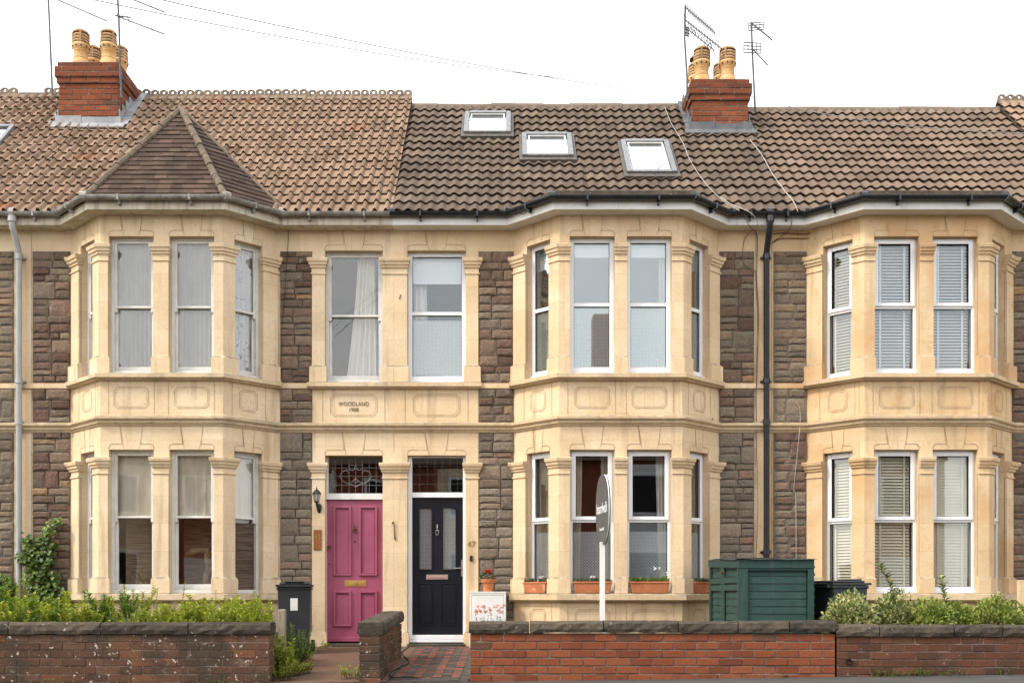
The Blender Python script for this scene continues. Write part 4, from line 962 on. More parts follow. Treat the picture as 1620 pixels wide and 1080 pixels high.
mb = MB(); mb.tube([(cx, Yl, zt(794)), (cx+.005, Yl+.02, zt(800)), (cx+.02, Yl+.07, zt(802)), (cx+.02, -.04, zt(800))], [.014,.02,.02,.02], 8); mb.lathe([(.001,-.075), (.02,-.06), (.036,0), (.03,.05), (.001,.07)], (0,0,0), 10, Matrix.Translation((cx+.012, -.04, zt(802))) @ Matrix.Diagonal((1,.5,1,1))); mb.build('bracket', M['iron'], ln, smooth=True)
# rusty iron stay on the centre pier
mb = MB(); mb.tube([(PX(621), -.04, PZ(829)), (PX(621.5), -.05, PZ(826)), (PX(623), -.052, PZ(825)), (PX(624), -.05, PZ(829)), (PX(624.6), -.045, PZ(838)), (PX(625), -.042, PZ(848)), (PX(625.5), -.04, PZ(853))], [.006,.007,.008,.007,.006,.008,.012], 6)
tag(mb.build('iron_hook', M['rust'], None, smooth=True), 'small rusty iron hook fixed to the stone pier between the two doors', 'hook')
mb = MB(); mb.tube([(PX(634.5), -.032, PZ(467)), (PX(633), -.04, PZ(471)), (PX(632.5), -.034, PZ(474))], .006, 5)
tag(mb.build('iron_hook', M['rust'], None, smooth=True), 'tiny rusty hook on the pier between the two upper windows above the doors', 'hook')

# downpipes
def downpipe(hi, px, mat, zend, bend, white=False):
    x = PX(px); m_ = MB(); r = .042
    m_.tube([(x-bend, -.285, SOF+.10), (x-bend, -.285, SOF-.03), (x-bend*.7, -.24, SOF-.09), (x-.0, -.10, SOF-.30), (x, -.075, SOF-.38), (x, -.075, zend)], r, 12)
    for zz in (SOF-.40, z(3.0), z(2.42), z(.6), z(-.2)):
        if zz > zend: m_.tube([(x, -.075, zz-.035), (x, -.075, zz+.035)], r+.010, 12); m_.box(x-.075, x+.075, -.045, -.002, zz-.012, zz+.012)
    m_.tube([(x-bend, -.285, SOF+.02), (x-bend, -.285, SOF+.10)], r+.014, 12)
    return m_.build('downpipe', mat, H[hi], smooth=True)
downpipe(1, 34, M['pipe_grey'], GR-.1, .0); downpipe(2, 1210.5, M['gut_black'], GR-.1, 0)

# ------------------------------------------------------------------ on the roofs
slope = {i: (RZ[i]-EAVE_Z)/(RIDGE_Y-EAVE_Y) for i in range(5)}
def roof_hit(px, py, hi, lift=.03):
    """where the sight line through a photo pixel meets the roof plane"""
    dx, dz = (px-805)/S0, (940-py)/S0; s = slope[hi]
    t = (EAVE_Z + lift - E + s*(D0 - 0) * 0 + s*(-D0 - EAVE_Y) * 1) / (dz - s)      # E + dz t = Ez + s(-D0 + t - Ey)
    return Vector((dx*t, -D0+t, E+dz*t))
for px0, px1, pyt, pyb in ((735, 808, 183, 215), (826, 905.5, 217, 252), (985, 1062, 228, 278)):
    a = roof_hit((px0+px1)/2, pyb, 2, .05); b = roof_hit((px0+px1)/2, pyt, 2, .05); s = slope[2]; an = math.atan(s)
    L_ = math.hypot(b.y-a.y, b.z-a.z); wd = (px1-px0)*(D0+(a.y+b.y)/2)/S0
    cx = (a.x+b.x)/2 if px0 < 900 else PX(1025, (a.y+b.y)/2)
    T = Matrix.Translation((cx, a.y, a.z)) @ Matrix.Rotation(an, 4, 'X'); hw = wd/2
    mb = MB(); frame_boxes(mb, T, -hw, hw, 0, .001, .001, 0, .001) if False else None
    def fb(u0, u1, v0, v1, z0, z1): mb.box(u0, u1, v0, v1, z0, z1, T)
    fb(-hw, -hw+.075, 0, L_, 0, .075); fb(hw-.075, hw, 0, L_, 0, .075); fb(-hw+.0755, hw-.0755, L_-.09, L_, 0, .085); fb(-hw+.0755, hw-.0755, 0, .07, 0, .07)
    sk = mb.build('roof_window', M['alu'], H[2], bevel=.006)
    mb = MB(); fb(-hw+.095, -hw+.115, .075, L_-.095, .04, .062); fb(hw-.115, hw-.095, .075, L_-.095, .04, .062); fb(-hw+.1155, hw-.1155, L_-.115, L_-.095, .04, .062); mb.build('inner_frame', M['white'], sk)
    mb = MB(); fb(-hw+.076, hw-.076, .071, L_-.091, .030, .036); mb.build('pane', M['glass_sky'], sk)
    mb = MB(); fb(-hw-.045, hw+.045, -.10, -.001, -.03, .035); fb(-hw-.045, -hw-.001, 0, L_+.04, -.03, .03); fb(hw+.001, hw+.045, 0, L_+.04, -.03, .03); fb(-hw, hw, L_+.001, L_+.06, -.03, .04); mb.build('flashing', M['wframe'], sk)
    mb = MB(); mb.box(-hw+.08, hw-.08, .08, L_-.1, -.25, -.2, T); mb.build('blind', M['whiteroll'], sk)
# roof window of the far left house
a = roof_hit(-46, 240, 0, .05); T = Matrix.Translation(a) @ Matrix.Rotation(math.atan(slope[0]), 4, 'X'); mb = MB()
mb.box(-.39, -.33, 0, .9, 0, .07, T); mb.box(.33, .39, 0, .9, 0, .07, T); mb.box(-.329, .329, 0, .07, 0, .07, T); mb.box(-.329, .329, .83, .9, 0, .07, T); sk = mb.build('roof_window', M['alu'], H[0], bevel=.006)
mb = MB(); mb.box(-.329, .329, .071, .829, .03, .036, T); mb.build('pane', M['glass_sky'], sk)

def chimney(hi, xa, xb, ya, yb, zbase, ztop, seed):
    rng = random.Random(seed); mb = MB(); dk = lambda r, s: min(1, max(0, r.gauss(.5, .25)))
    b0 = ztop-.335
    brickwork(mb, xa, xb, ya, yb, zbase, b0, rng, dark=dk)
    brickwork(mb, xa-.03, xb+.03, ya-.03, yb+.03, b0, b0+.09, rng, dark=dk); brickwork(mb, xa-.055, xb+.055, ya-.055, yb+.055, b0+.09, b0+.255, rng, dark=lambda r, s: r.uniform(0, .35)); brickwork(mb, xa-.02, xb+.02, ya-.02, yb+.02, b0+.255, ztop, rng, dark=lambda r, s: r.uniform(0, .3))
    ch = mb.build('chimney', [M['brick'], M['mortar_b']], H[hi])
    mb = MB(); mb.box(xa+.03, xb-.03, ya+.03, yb-.03, ztop+.001, ztop+.03, b=.012); mb.build('flaunching', M['hip'], ch)
    return ch
def pot(ch, x, y, z0, s=1.0, n=1):
    mb = MB(); c = (x, y, z0)
    P_ = [(.165,0), (.165,.02), (.135,.09), (.120,.13), (.126,.135), (.126,.148), (.118,.152), (.114,.24), (.120,.25), (.124,.262), (.118,.27), (.128,.30), (.150,.335), (.152,.36), (.140,.385), (.128,.39), (.11,.39), (.11,.36)]
    mb.lathe([(r*s, h*s) for r, h in P_], c, 20)
    mb.mi = 1
    for k in range(3):
        h = .405+k*.052; R_ = .142-.004*k
        mb.lathe([((R_-.03)*s, (h+.02)*s), (R_*s, (h-.006)*s), ((R_+.003)*s, (h+.014)*s), ((R_-.010)*s, (h+.036)*s), ((R_-.04)*s, (h+.04)*s), ((R_-.03)*s, (h+.02)*s)], c, 20, cap=False)
    mb.lathe([(.135*s,.565*s), (.140*s,.575*s), (.13*s,.60*s), (.10*s,.625*s), (.05*s,.64*s), (.001,.645*s)], c, 20, cap=False); mb.lathe([(.001,.566*s), (.135*s,.565*s)], c, 20, cap=False)
    for k in range(4):
        a = PI/4 + k*PI/2 + .3*n; px, py = x+.132*s*math.cos(a), y+.132*s*math.sin(a); T = TR(px, py, z0+.385*s, a); mb.box(-.012, .012, -.014, .014, 0, .195*s, T)
    mb.mi = 2
    for k in range(10):
        a = 2*PI*k/10 + .1; T = TR(x+.138*s*math.cos(a), y+.138*s*math.sin(a), z0+.322*s, a+PI/2); mb.box(-.009, .009, -.012, .008, -.009, .009, T)
    return mb.build('chimney_pot', [M['pot'], M['pot_top'], M['rubber']], ch, smooth=True)
Yc = 1.9
zt1 = PZ(99, Yc)
ch1 = chimney(1, PX(93, Yc), PX(187, Yc), Yc, Yc+.93, PZ(236, Yc), zt1, 1)
for px, py_, yy in ((124, 0, Yc+.2), (168, 0, Yc+.2), (124, 0, Yc+.70), (168, 0, Yc+.70)): pot(ch1, PX(px, Yc+.1), yy, zt1+.02, .93, px)
zt2 = PZ(126, Yc)
ch2 = chimney(2, PX(1095, Yc), PX(1184, Yc), Yc, Yc+.93, PZ(250, Yc), zt2, 2)
for px, yy in ((1112, Yc+.2), (1153, Yc+.2), (1112, Yc+.70), (1153, Yc+.70)): pot(ch2, PX(px, Yc+.1), yy, zt2+.02, .93, px)
# sheet metal cowl on a rear pot
mb = MB(); c = (PX(1104, Yc+.7), Yc+.70, zt2+.66); mb.lathe([(.14,0), (.13,.03), (.05,.05), (.001,.055)], c, 14); mb.tube([c, (c[0], c[1], c[2]-.1)], .02, 6); mb.build('chimney_cowl', M['rust'], ch2, smooth=True)
def flash(ch, hi, xa, xb, mat):
    mb = MB(); s = slope[hi]; Ya = Yc; zr = EAVE_Z + s*(Ya-EAVE_Y); an = math.atan(s)
    rng = random.Random(hi); x = xa-.05
    while x < xb+.04:
        e = min(x+.42, xb+.05); mb.box(x, e-.004, Ya-.022+rng.uniform(-.004,.002), Ya-.006, zr-.02, zr+.17+rng.uniform(-.015,.02)); x = e
    T = Matrix.Translation((0, Ya, zr+.055)) @ Matrix.Rotation(an, 4, 'X'); mb.box(xa-.12, xb+.12, -.16, -.005, .0, .025, T)
    for side, xs in ((-1, xa), (1, xb)):
        for k in range(6):                          # stepped side flashing
            yy = Ya + k*.145; zz = EAVE_Z + s*(yy-EAVE_Y); a, b = sorted((xs+side*.008, xs+side*.022)); mb.box(a, b, yy, yy+.15, zz-.02, zz+.30)
        T = Matrix.Translation((0, Ya, zr+.06)) @ Matrix.Rotation(an, 4, 'X'); a, b = sorted((xs+side*.02, xs+side*(.16 if hi == 1 else .09)))
        for k in range(4): mb.box(a, b, -.05+k*.33, .27+k*.33, .0+.003*k, .022+.003*k, T)
    mb.build('lead_flashing', mat, ch)
flash(ch1, 1, PX(93, Yc), PX(187, Yc), M['leadpale']); flash(ch2, 2, PX(1095, Yc), PX(1184, Yc), M['leadsheet'])

# aerials
def aerial(label, pts_mast, booms, grids=(), r=.011):
    t = thing('tv_aerial', label, 'aerial', pts_mast[-1], 'television aerials on the chimneys'); AL = M['aerial']
    mb = MB(); mb.tube(pts_mast, r*1.5, 8); mb.build('mast', AL, t)
    for a, b, n, l in booms:
        mb = MB(); a, b = Vector(a), Vector(b); mb.tube([a, b], r*1.05, 6); d = (b-a).normalized(); sd = d.cross(Vector((0,0,1))).normalized(); sd = (sd*.75 + Vector((.35,0,.35))).normalized()
        for k in range(n):
            p = a.lerp(b, (k+.5)/n); mb.tube([p-sd*l/2, p+sd*l/2], .006, 4)
        mb.build('boom', AL, t)
    for c, wx, wz, an in grids:
        mb = MB(); T = TR(*c, an)
        for k in range(4): mb.box(-wx, wx, -.006, .006, -wz+k*2*wz/3-.007, -wz+k*2*wz/3+.007, T)
        for k in range(5): mb.box(-wx+k*wx/2-.006, -wx+k*wx/2+.006, -.004, .005, -wz, wz, T)
        mb.build('reflector', AL, t)
def P3(px, py, Y): return (PX(px, Y), Y, PZ(py, Y))
aerial('aerial mast with three stacked booms left of the right hand chimney', [P3(1084, 10, 1.8), P3(1083, 60, 1.82), P3(1087, 125, 1.85), P3(1087, 160, 1.88)],
       [(P3(1085, 13, 1.8), P3(1131, 52, 1.1), 13, .24), (P3(1085, 33, 1.8), P3(1141, 77, 1.0), 13, .28), (P3(1085, 44, 1.8), P3(1130, 80, 1.2), 9, .22)], [(P3(1086, 50, 1.84), .05, .07, .6)])
aerial('aerial mast with two grid reflectors right of the right hand chimney', [P3(1188.5, 36, 2.1), P3(1191, 100, 2.1), P3(1195, 178, 2.1)],
       [(P3(1190, 38, 2.1), P3(1221, 63, 1.4), 9, .12), (P3(1192, 79, 2.1), P3(1214, 103, 1.5), 9, .12)], [(P3(1196, 42, 2.08), .12, .06, -.15), (P3(1190, 76, 2.08), .14, .08, .1)])
mb = MB()
aerial('aerial mast rising beside the left hand chimney with a crossed clamp', [P3(184, -40, 1.7), P3(188, 30, 1.72), P3(190, 100, 1.75), P3(192, 155, 1.8)],
       [(P3(188, 27, 1.72), P3(259, 54, .9), 2, .05), (P3(186, -10, 1.72), P3(259, 19, .9), 2, .05), (P3(182, 25, 1.72), P3(206, 28, 1.6), 3, .12)])
aerial('thin leaning aerial mast left of the left hand chimney', [P3(73, -40, 2.6), P3(77, 10, 2.6), P3(80, 80, 2.6), P3(83, 150, 2.7)], [(P3(77, -6, 2.6), P3(168, 33, 1.3), 2, .05)])
mb = MB()
# wires and cables
def cable(pts, r, mat, label, cat='cable', name='cable', group=None):
    m_ = MB(); q = [Vector(p) for p in pts]; out = []
    for i in range(len(q)-1):                       # Catmull-Rom
        p0, p1, p2, p3 = q[max(i-1,0)], q[i], q[i+1], q[min(i+2, len(q)-1)]
        for k in range(6):
            t = k/6; out.append(.5*((2*p1)+(p2-p0)*t+(2*p0-5*p1+4*p2-p3)*t*t+(3*p1-p0-3*p2+p3)*t**3))
    out.append(q[-1]); m_.tube(out, r, 5); return tag(m_.build(name, M[mat], None, smooth=True), label, cat, group)
def wire(a, b, sag, r, label):
    a, b = Vector(a), Vector(b); cable([a.lerp(b, t) - Vector((0,0,4*sag*t*(1-t))) for t in [k/8 for k in range(9)]], r, 'wiregrey', label, 'wire', 'overhead_wire', 'overhead telephone wires')
wire((PX(150, -6), -6, PZ(-24, -6)), P3(1088, 153, 1.9), .10, .0050, 'lower overhead wire running up left from the right hand chimney')
wire((PX(90, -6), -6, PZ(-12, -6)), P3(1088, 137, 1.95), .16, .0046, 'upper overhead wire running up left from the right hand chimney')
wire(P3(1186, 152, 2.0), (PX(1700, -4), -4, PZ(212, -4)), .15, .005, 'thin wire running down right from the right hand chimney across the roof')
def RH(px, py, hi=2, l=.10): return roof_hit(px, py, hi, l)
cable([RH(1052, 170), RH(1062, 195), RH(1080, 225), RH(1090, 250), RH(1105, 275), RH(1125, 300), RH(1150, 322), RH(1170, 333)], .0042, 'cable_w', 'white cable trailing down the tiles left of the right hand chimney')
cable([RH(1187, 222), RH(1205, 245), RH(1222, 275), RH(1240, 300), RH(1256, 320), RH(1262, 334)], .0055, 'cable_w', 'thick white cable trailing down the tiles right of the right hand chimney')
cable([RH(1140, 312), RH(1160, 325), RH(1185, 335), P3(1198, 350, -.34), P3(1196, 362, -.1)], .005, 'cable_w', 'short white cable looping over the black gutter near the downpipe')
cable([P3(1178, 340, -.36), P3(1186, 358, -.25), P3(1196, 368, -.03), P3(1198, 385, -.02), P3(1197, 440, -.02), P3(1200, 500, -.02), P3(1197, 580, -.03), P3(1197, 700, -.03), P3(1199, 800, -.03), P3(1196, 880, -.03)], .006, 'cable_tan', 'brown cable running down the pale strip left of the black downpipe')
cable([P3(1190, 364, -.1), P3(1178, 378, -.02), P3(1175, 400, -.035), P3(1176, 415, -.04), P3(1190, 428, -.04), P3(1196, 440, -.02), P3(1199, 560, -.025), P3(1196, 640, -.09)], .0045, 'cable_tan', 'thin brown cable bowing across the upper rubble beside the black downpipe')
cable([P3(1216, 375, -.1), P3(1224, 370, -.03), P3(1240, 369, -.02), P3(1275, 370, -.03), P3(1290, 366, -.03), P3(1292, 372, -.03), P3(1284, 377, -.02), P3(1240, 377, -.02), P3(1225, 382, -.02), P3(1213, 390, -.05)], .006, 'cable_tan', 'brown cable looped under the eaves right of the black downpipe')
cable([P3(1252, 335, -.3), P3(1252, 355, -.25), P3(1245, 367, -.05), P3(1222, 383, -.03), P3(1213, 391, -.04)], .0055, 'cable_tan', 'brown cable drooping from the gutter bracket right of the downpipe')
cable([P3(1257, 635, -.04), P3(1264, 643, -.04), P3(1266, 660, -.04), P3(1264, 690, -.09), P3(1259, 740, -.04), P3(1256, 775, -.04), P3(1259, 790, -.04), P3(1259.5, 905, -.04)], .004, 'cable_w', 'white cable hanging down the rubble behind the green bin store')
cable([P3(455, 358, -.02), P3(456, 375, -.02), P3(452, 440, -.05), P3(450, 470, -.05), P3(446, 520, -.05), P3(444, 600, -.05)], .004, 'cable', 'thin black cable dropping from the eaves at the edge of the peaked bay')
cable([P3(1120, 635, -.14), P3(1124, 645, -.12), P3(1124, 655, -.1), P3(1128, 664, -.12)], .0045, 'cable', 'short black wire end poking out of the middle bay under the upper sill')
mb = MB(); rg = random.Random(3)
cable([P3(1029+8*math.cos(a*.8)-5+0, 330+6*math.sin(a*.8), -.9) for a in range(2)] if False else [(PX(1029-5, -.7), -.7, PZ(330, -.7)), (PX(1030, -.7), -.7, PZ(334, -.7))], .004, 'cable', 'tiny cable end under the middle bay gutter') if False else None
q = [(PX(1020-0, 0), 0, 0)]
cable([P3(1021+7*math.cos(R(a)) - 0 - 6 + 0*a, 330+6*math.sin(R(a)), -.84) for a in range(0, 0)] or [P3(808+213, 0, 0)] * 0 + [P3(1024 - 0, 329, -.6), P3(1024, 330, -.6)], .001, 'cable', 'x') if False else None
cable([P3(1017*0 + 1020 - 193 + 7*math.cos(R(a)), 333+6*math.sin(R(a)), -.70) for a in range(0, 700, 40)], .0045, 'cable', 'coil of black cable under the left corner of the middle bay gutter')

# ------------------------------------------------------------------ street: ground, pavement, road
def pz(x): return .0135*x                       # the pavement climbs gently to the right
def sheet(name, mat, x0, x1, y0, y1, f0, f1=None, nx=1, ny=1, lift=0.0):
    m_ = MB(); vs = []
    for j in range(ny+1):
        for i in range(nx+1):
            x = x0+(x1-x0)*i/nx; y = y0+(y1-y0)*j/ny; t = j/ny; vs.append((x, y, (f0(x)*(1-t) + (f1 or f0)(x)*t) + lift))
    m_.add(vs, [(j*(nx+1)+i, j*(nx+1)+i+1, (j+1)*(nx+1)+i+1, (j+1)*(nx+1)+i) for j in range(ny) for i in range(nx)]); return struct(m_.build(name, mat, None))
YF = -3.8                                       # face of the garden walls
clampx = lambda x: max(-14, min(14, x))
sheet('ground', M['grass'], -400, 400, -400, 400, lambda x: -1.3)
sheet('pavement', M['asphalt'], -30, 30, -6.2, YF+.1, pz); sheet('road', M['asphalt'], -30, 30, -18.2, -6.35, lambda x: pz(x)-.12)
sheet('pavement', M['asphalt'], -30, 30, -20.6, -18.35, pz)
m_ = MB()
for a, b in ((-6.35, -6.2), (-18.35, -18.2)):
    for k in range(66): x = -30+k*.915; m_.box(x, x+.905, a, b, pz(x)-.2, pz(x)+.004, b=.01)
struct(m_.build('kerb', M['kerbstone']))
gs = lambda x: GR-.03
bedlift = lambda x: .26*max(0, min(1, (-2.75-x)/.35))
sheet('garden_soil', M['soil'], -14, PX(470, -1), YF+.16, .0, lambda x: pz(x)+.02+bedlift(x), lambda x: gs(x)+bedlift(x), 60, 6, .0)
sheet('garden_soil', M['soil'], PX(757), 14, YF+.1, .0, lambda x: pz(x)+.02, gs, 8, 6, .0)
ps = lambda x: GR+.035
sheet('brick_path', M['brickpath'], PX(470, -1), PX(612, YF), YF+.0, .0, lambda x: pz(x)+.012, ps, 4, 4)
sheet('tiled_path_bed', M['blacktile'], PX(612, YF), PX(757), YF+.0, .0, lambda x: pz(x)+.004, ps, 4, 4)
m_ = MB(); rng = random.Random(4); tw = .105; xa, xb = PX(616, YF), PX(757)-.02; nx = int((xb-xa)/tw); ny = int(3.75/tw)
for i in range(nx):
    for j in range(ny):
        xx, yy = xa+i*tw, YF+.04+j*tw; m_.mi = 0 if ((i % 2) == 0 and (j % 3) != 2) or ((i+j) % 5 == 0) else 1; m_.rn = rng.random()
        if j > ny-4: m_.mi = 0 if j % 2 else 1
        if j < 2: m_.mi = 1
        f_ = lambda y: (lambda t: (pz(xx)+.004)*(1-t) + ps(xx)*t)((y-YF)/3.8)
        e = rng.uniform(.004, .009); m_.add([(xx+.003, yy+.003, f_(yy)+e), (xx+tw-.003, yy+.003, f_(yy)+e), (xx+tw-.003, yy+tw-.003, f_(yy+tw)+e), (xx+.003, yy+tw-.003, f_(yy+tw)+e)], [(0,1,2,3)])
struct(m_.build('tiled_path', [M['redtile'], M['blacktile']]))
def gz(x, y): t = (y-YF)/3.8; return pz(x)*(1-t) + GR*t

# garden walls
def coping(mb, T, u0, u1, zt, th, dep, rng, lens, over=.02, drop=0.0):
    u = u0; k = 0
    while u < u1-.02:
        l = lens[k % len(lens)]*rng.uniform(.95, 1.05); e = u+l if u1-(u+l) > .15 else u1; mb.rn = rng.random(); n = max(4, int((e-u)/.08)); vs = []
        zt_ = zt + drop*(((u+e)/2-u0)/(u1-u0)) + rng.uniform(-.006, .006)
        cs = [(-over, .0), (-over-.012, .35), (-over-.004, .8), (-over+.018, 1.0), (dep/2, 1.03), (dep+over-.015, 1.0), (dep+over, .5), (dep+over, 0)]
        for i in range(n+1):
            uu = u+.006+(e-u-.012)*i/n
            for (yy, hh) in cs:
                j = (rng.uniform(-.010, .010) if .1 < hh < .99 else rng.uniform(-.004, .004)); vs.append((uu, yy+j, zt_-th+hh*th+rng.uniform(-.005, .005)))
        m = len(cs); fs = [(i*m+q, i*m+(q+1)%m, (i+1)*m+(q+1)%m, (i+1)*m+q) for i in range(n) for q in range(m)]
        fs += [tuple(range(m))[::-1], tuple(range(n*m, n*m+m))]; mb.add(vs, fs, T); u = e; k += 1
def garden_wall(label, x0, x1, ztop, mats, seed, lens, drop=0.0, dark=None, g=.011):
    rng = random.Random(seed); t = thing('garden_wall', label, 'garden wall', ((x0+x1)/2, YF, -.1), 'low front garden walls')
    mb = MB(); brickwork(mb, x0, x1, YF, YF+.225, -.18, ztop-.125, rng, g=g, dark=dark, faces='flrbe'); mb.build('brickwork', mats, t)
    mb = MB(); coping(mb, TR(0, YF, 0), x0-.015, x1+.015, ztop, .12, .225, rng, lens, drop=drop); mb.build('coping', M['cope'], t); return t
zc = PZ(984, YF)
garden_wall('low sooty brick garden wall with flaking white patches in front of the left bay', PX(-260, YF), PX(427, YF), zc, [M['brick_old'], M['mortar_b']], 1, (.92, .9, 1.0), g=.006)
garden_wall('low bright red brick garden wall in front of the middle bay', PX(743, YF), PX(1322, YF), PZ(983, YF), [M['brick'], M['mortar_b']], 2, (.68, .75, .76, .6, .55), .012, dark=lambda r, s: min(.93, max(.1, r.gauss(.56, .2))) if r.random() > .06 else .99)
garden_wall('low browned brick garden wall in front of the right hand bay, joined to the bright red one', PX(1324, YF), PX(1850, YF), PZ(987, YF), [M['brick_browned'], M['mortar_b']], 3, (.48, .78, .50, .53), -.02, g=.008)
mb = MB(); mb.lathe([(.034,0), (.034,.02), (.026,.02), (.026,.001)], (0,0,0), 14, Matrix.Translation((PX(1343, YF), YF+.006, PZ(1046, YF))) @ Matrix.Rotation(R(90), 4, 'X')); tag(mb.build('drain_pipe', M['rubber'], None), 'dark drain pipe hole at the foot of the browned brick wall', 'drain pipe')
# dividing wall, running back towards the houses and rising with the path
t = thing('garden_wall', 'short dark stone topped wall running back between the two garden paths', 'garden wall', (PX(590, YF), -2.6, 0), 'low front garden walls')
xa, xb = PX(568, YF)+.0, PX(601, YF); rng = random.Random(6); mb = MB(); ya, yb = YF, -1.5
mb.mi = 1; mb.box(xa+.008, xb-.008, ya+.008, yb-.008, -.15, zc-.13); mb.mi = 0
for r_ in range(10):
    za, zb = -.22+r_*.086, -.22+(r_+1)*.086-.008
    if za > zc-.05: continue
    zb = min(zb, zc-.05)
    y = ya + .12*(r_ % 2); mb.rn = rng.random(); mb.box(xa, xb, ya+rng.uniform(-.003,.004), ya+.10, za, zb, b=.006)
    y = ya+.104+(.12 if r_ % 2 else 0)
    if r_ % 2: mb.rn = rng.random(); mb.box(xa, xb, ya+.104, ya+.22, za, zb, b=.006)
    while y < yb-.05:
        e = min(y+.235, yb); mb.rn = rng.random(); q = rng.uniform(-.004, .004); mb.box(xa+q, xb+q, y+.004, e-.004, za, zb, b=.006); y = e
mb.build('brickwork', [M['brick_old'], M['mortar_b']], t)
mb = MB(); Tm = Matrix.Translation((xa, YF, zc)) @ Matrix.Rotation(R(90), 4, 'Z')
coping(mb, Matrix.Translation((xb, YF-.02, zc)) @ Matrix.Rotation(math.atan2(.085, 2.3), 4, 'X') @ Matrix.Rotation(R(90), 4, 'Z'), 0, 2.34, 0, .125, xb-xa, rng, (.8, .75, .85), over=.022)
mb.build('coping', M['cope'], t)

# ------------------------------------------------------------------ things in the gardens
def wheelie(label, x, y, zg, rot, h=.98, wd=.46, lab=True):
    t = thing('wheelie_bin', label, 'wheelie bin', (x, y, zg), 'black wheelie bins'); T = TR(x, y, zg, rot)
    mb = MB(); w0, w1, d0, d1 = wd*.40, wd*.47, .19, .24; zb, zt = .06, h-.09
    for (a, b, c, d, e, f_) in ((w0, w1, d0, d1, zb, zt),):
        vs = [(-a,-c,e), (a,-c,e), (a,c*1.1,e), (-a,c*1.1,e), (-b,-d,f_), (b,-d,f_), (b,d*1.1,f_), (-b,d*1.1,f_)]
        mb.add(vs, [(0,3,2,1), (4,5,6,7), (0,1,5,4), (1,2,6,5), (2,3,7,6), (3,0,4,7)], T)
    mb.box(-w1-.012, w1+.012, -d1-.012, d1*1.1+.012, zt-.045, zt-.002, T); mb.box(-.10, .10, -d1-.006, -d1+.02, .25, zt-.1, T) if False else None
    bd = mb.build('body', M['binblack'], t, bevel=.016)
    mb = MB(); mb.box(-w1-.022, w1+.022, -d1-.035, d1*1.1+.01, zt, zt+.028, T); mb.box(-w1+.02, w1-.02, -d1+.02, d1*1.1-.03, zt+.0285, zt+.055, T, b=.012)
    mb.box(-w1+.09, w1-.09, -d1+.01, -d1+.16, zt+.056, zt+.075, T, b=.008); mb.build('lid', M['binblack'], t, bevel=.01)
    mb = MB(); mb.tube([(-w1+.02, d1*1.1+.05, zt+.01), (w1-.02, d1*1.1+.05, zt+.01)], .014, 8, T)
    for s in (-1, 1): mb.box(s*(w1-.04)-.02, s*(w1-.04)+.02, d1*1.1, d1*1.1+.06, zt-.03, zt+.02, T)
    mb.build('handle', M['binblack'], t)
    for s in (-1, 1):
        mb = MB(); A = T @ Matrix.Translation((s*(wd*.47+.01), .21, .10)) @ Matrix.Rotation(R(90), 4, 'Y'); mb.lathe([(.03,-.03), (.095,-.026), (.10,-.012), (.10,.012), (.095,.026), (.03,.03)], (0,0,0), 18, A); mb.build('wheel', M['rubber'], t, smooth=True)
    if lab: mb = MB(); yy = lambda q: -(.19+.05*(q-.06)/(h-.15))-.004; mb.add([(-.05,yy(.60),.60), (.045,yy(.60),.60), (.045,yy(.76),.76), (-.05,yy(.76),.76)], [(0,1,2,3)], T); mb.build('paper_label', M['white'], t)
    return t
wheelie('black wheelie bin with white paper label left of the pink door', PX(463.5, -1.05), -.92, gz(-3, -.92)-.0, R(9), 1.0)
wheelie('black wheelie bin with open toothed handle behind the shrubs beside the green store', PX(1331, -2.3), -2.2, gz(4, -2.2), R(-90+200), 1.02, .5, False)
# weathered post
mb = MB(); T = TR(PX(446.5, -2.6), -2.6, -.1); mb.box(-.042, .042, -.04, .04, 0, PZ(963, -2.6)+.1, T, b=.012); tag(mb.build('wooden_post', M['oldwood'], None), 'short weathered wooden post standing in the weeds before the wheelie bin', 'post')
# meter cupboard with geranium
Ym = -.33; t = thing('meter_cupboard', 'white meter cupboard against the wall right of the black door', 'cupboard', (PX(771), -.17, GR))
mb = MB(); xa, xb = PX(743, Ym), PX(800.5, Ym); zt = PZ(936, Ym); mb.box(xa, xb, Ym+.015, -.035, GR-.02, zt-.012); mb.box(xa-.006, xb+.006, Ym-.006, -.033, zt-.0115, zt+.006); mb.build('body', M['white'], t, bevel=.004)
mb = MB(); mb.box(xa+.03, xb-.03, Ym, Ym+.0145, GR+.08, zt-.045); d_ = mb.build('door', M['white'], t, bevel=.004)
mb = MB(); frame_boxes(mb, I4, xa+.001, xb-.001, GR, zt-.013, .026, Ym-.002, Ym+.0145); mb.build('frame', M['white'], t, bevel=.003)

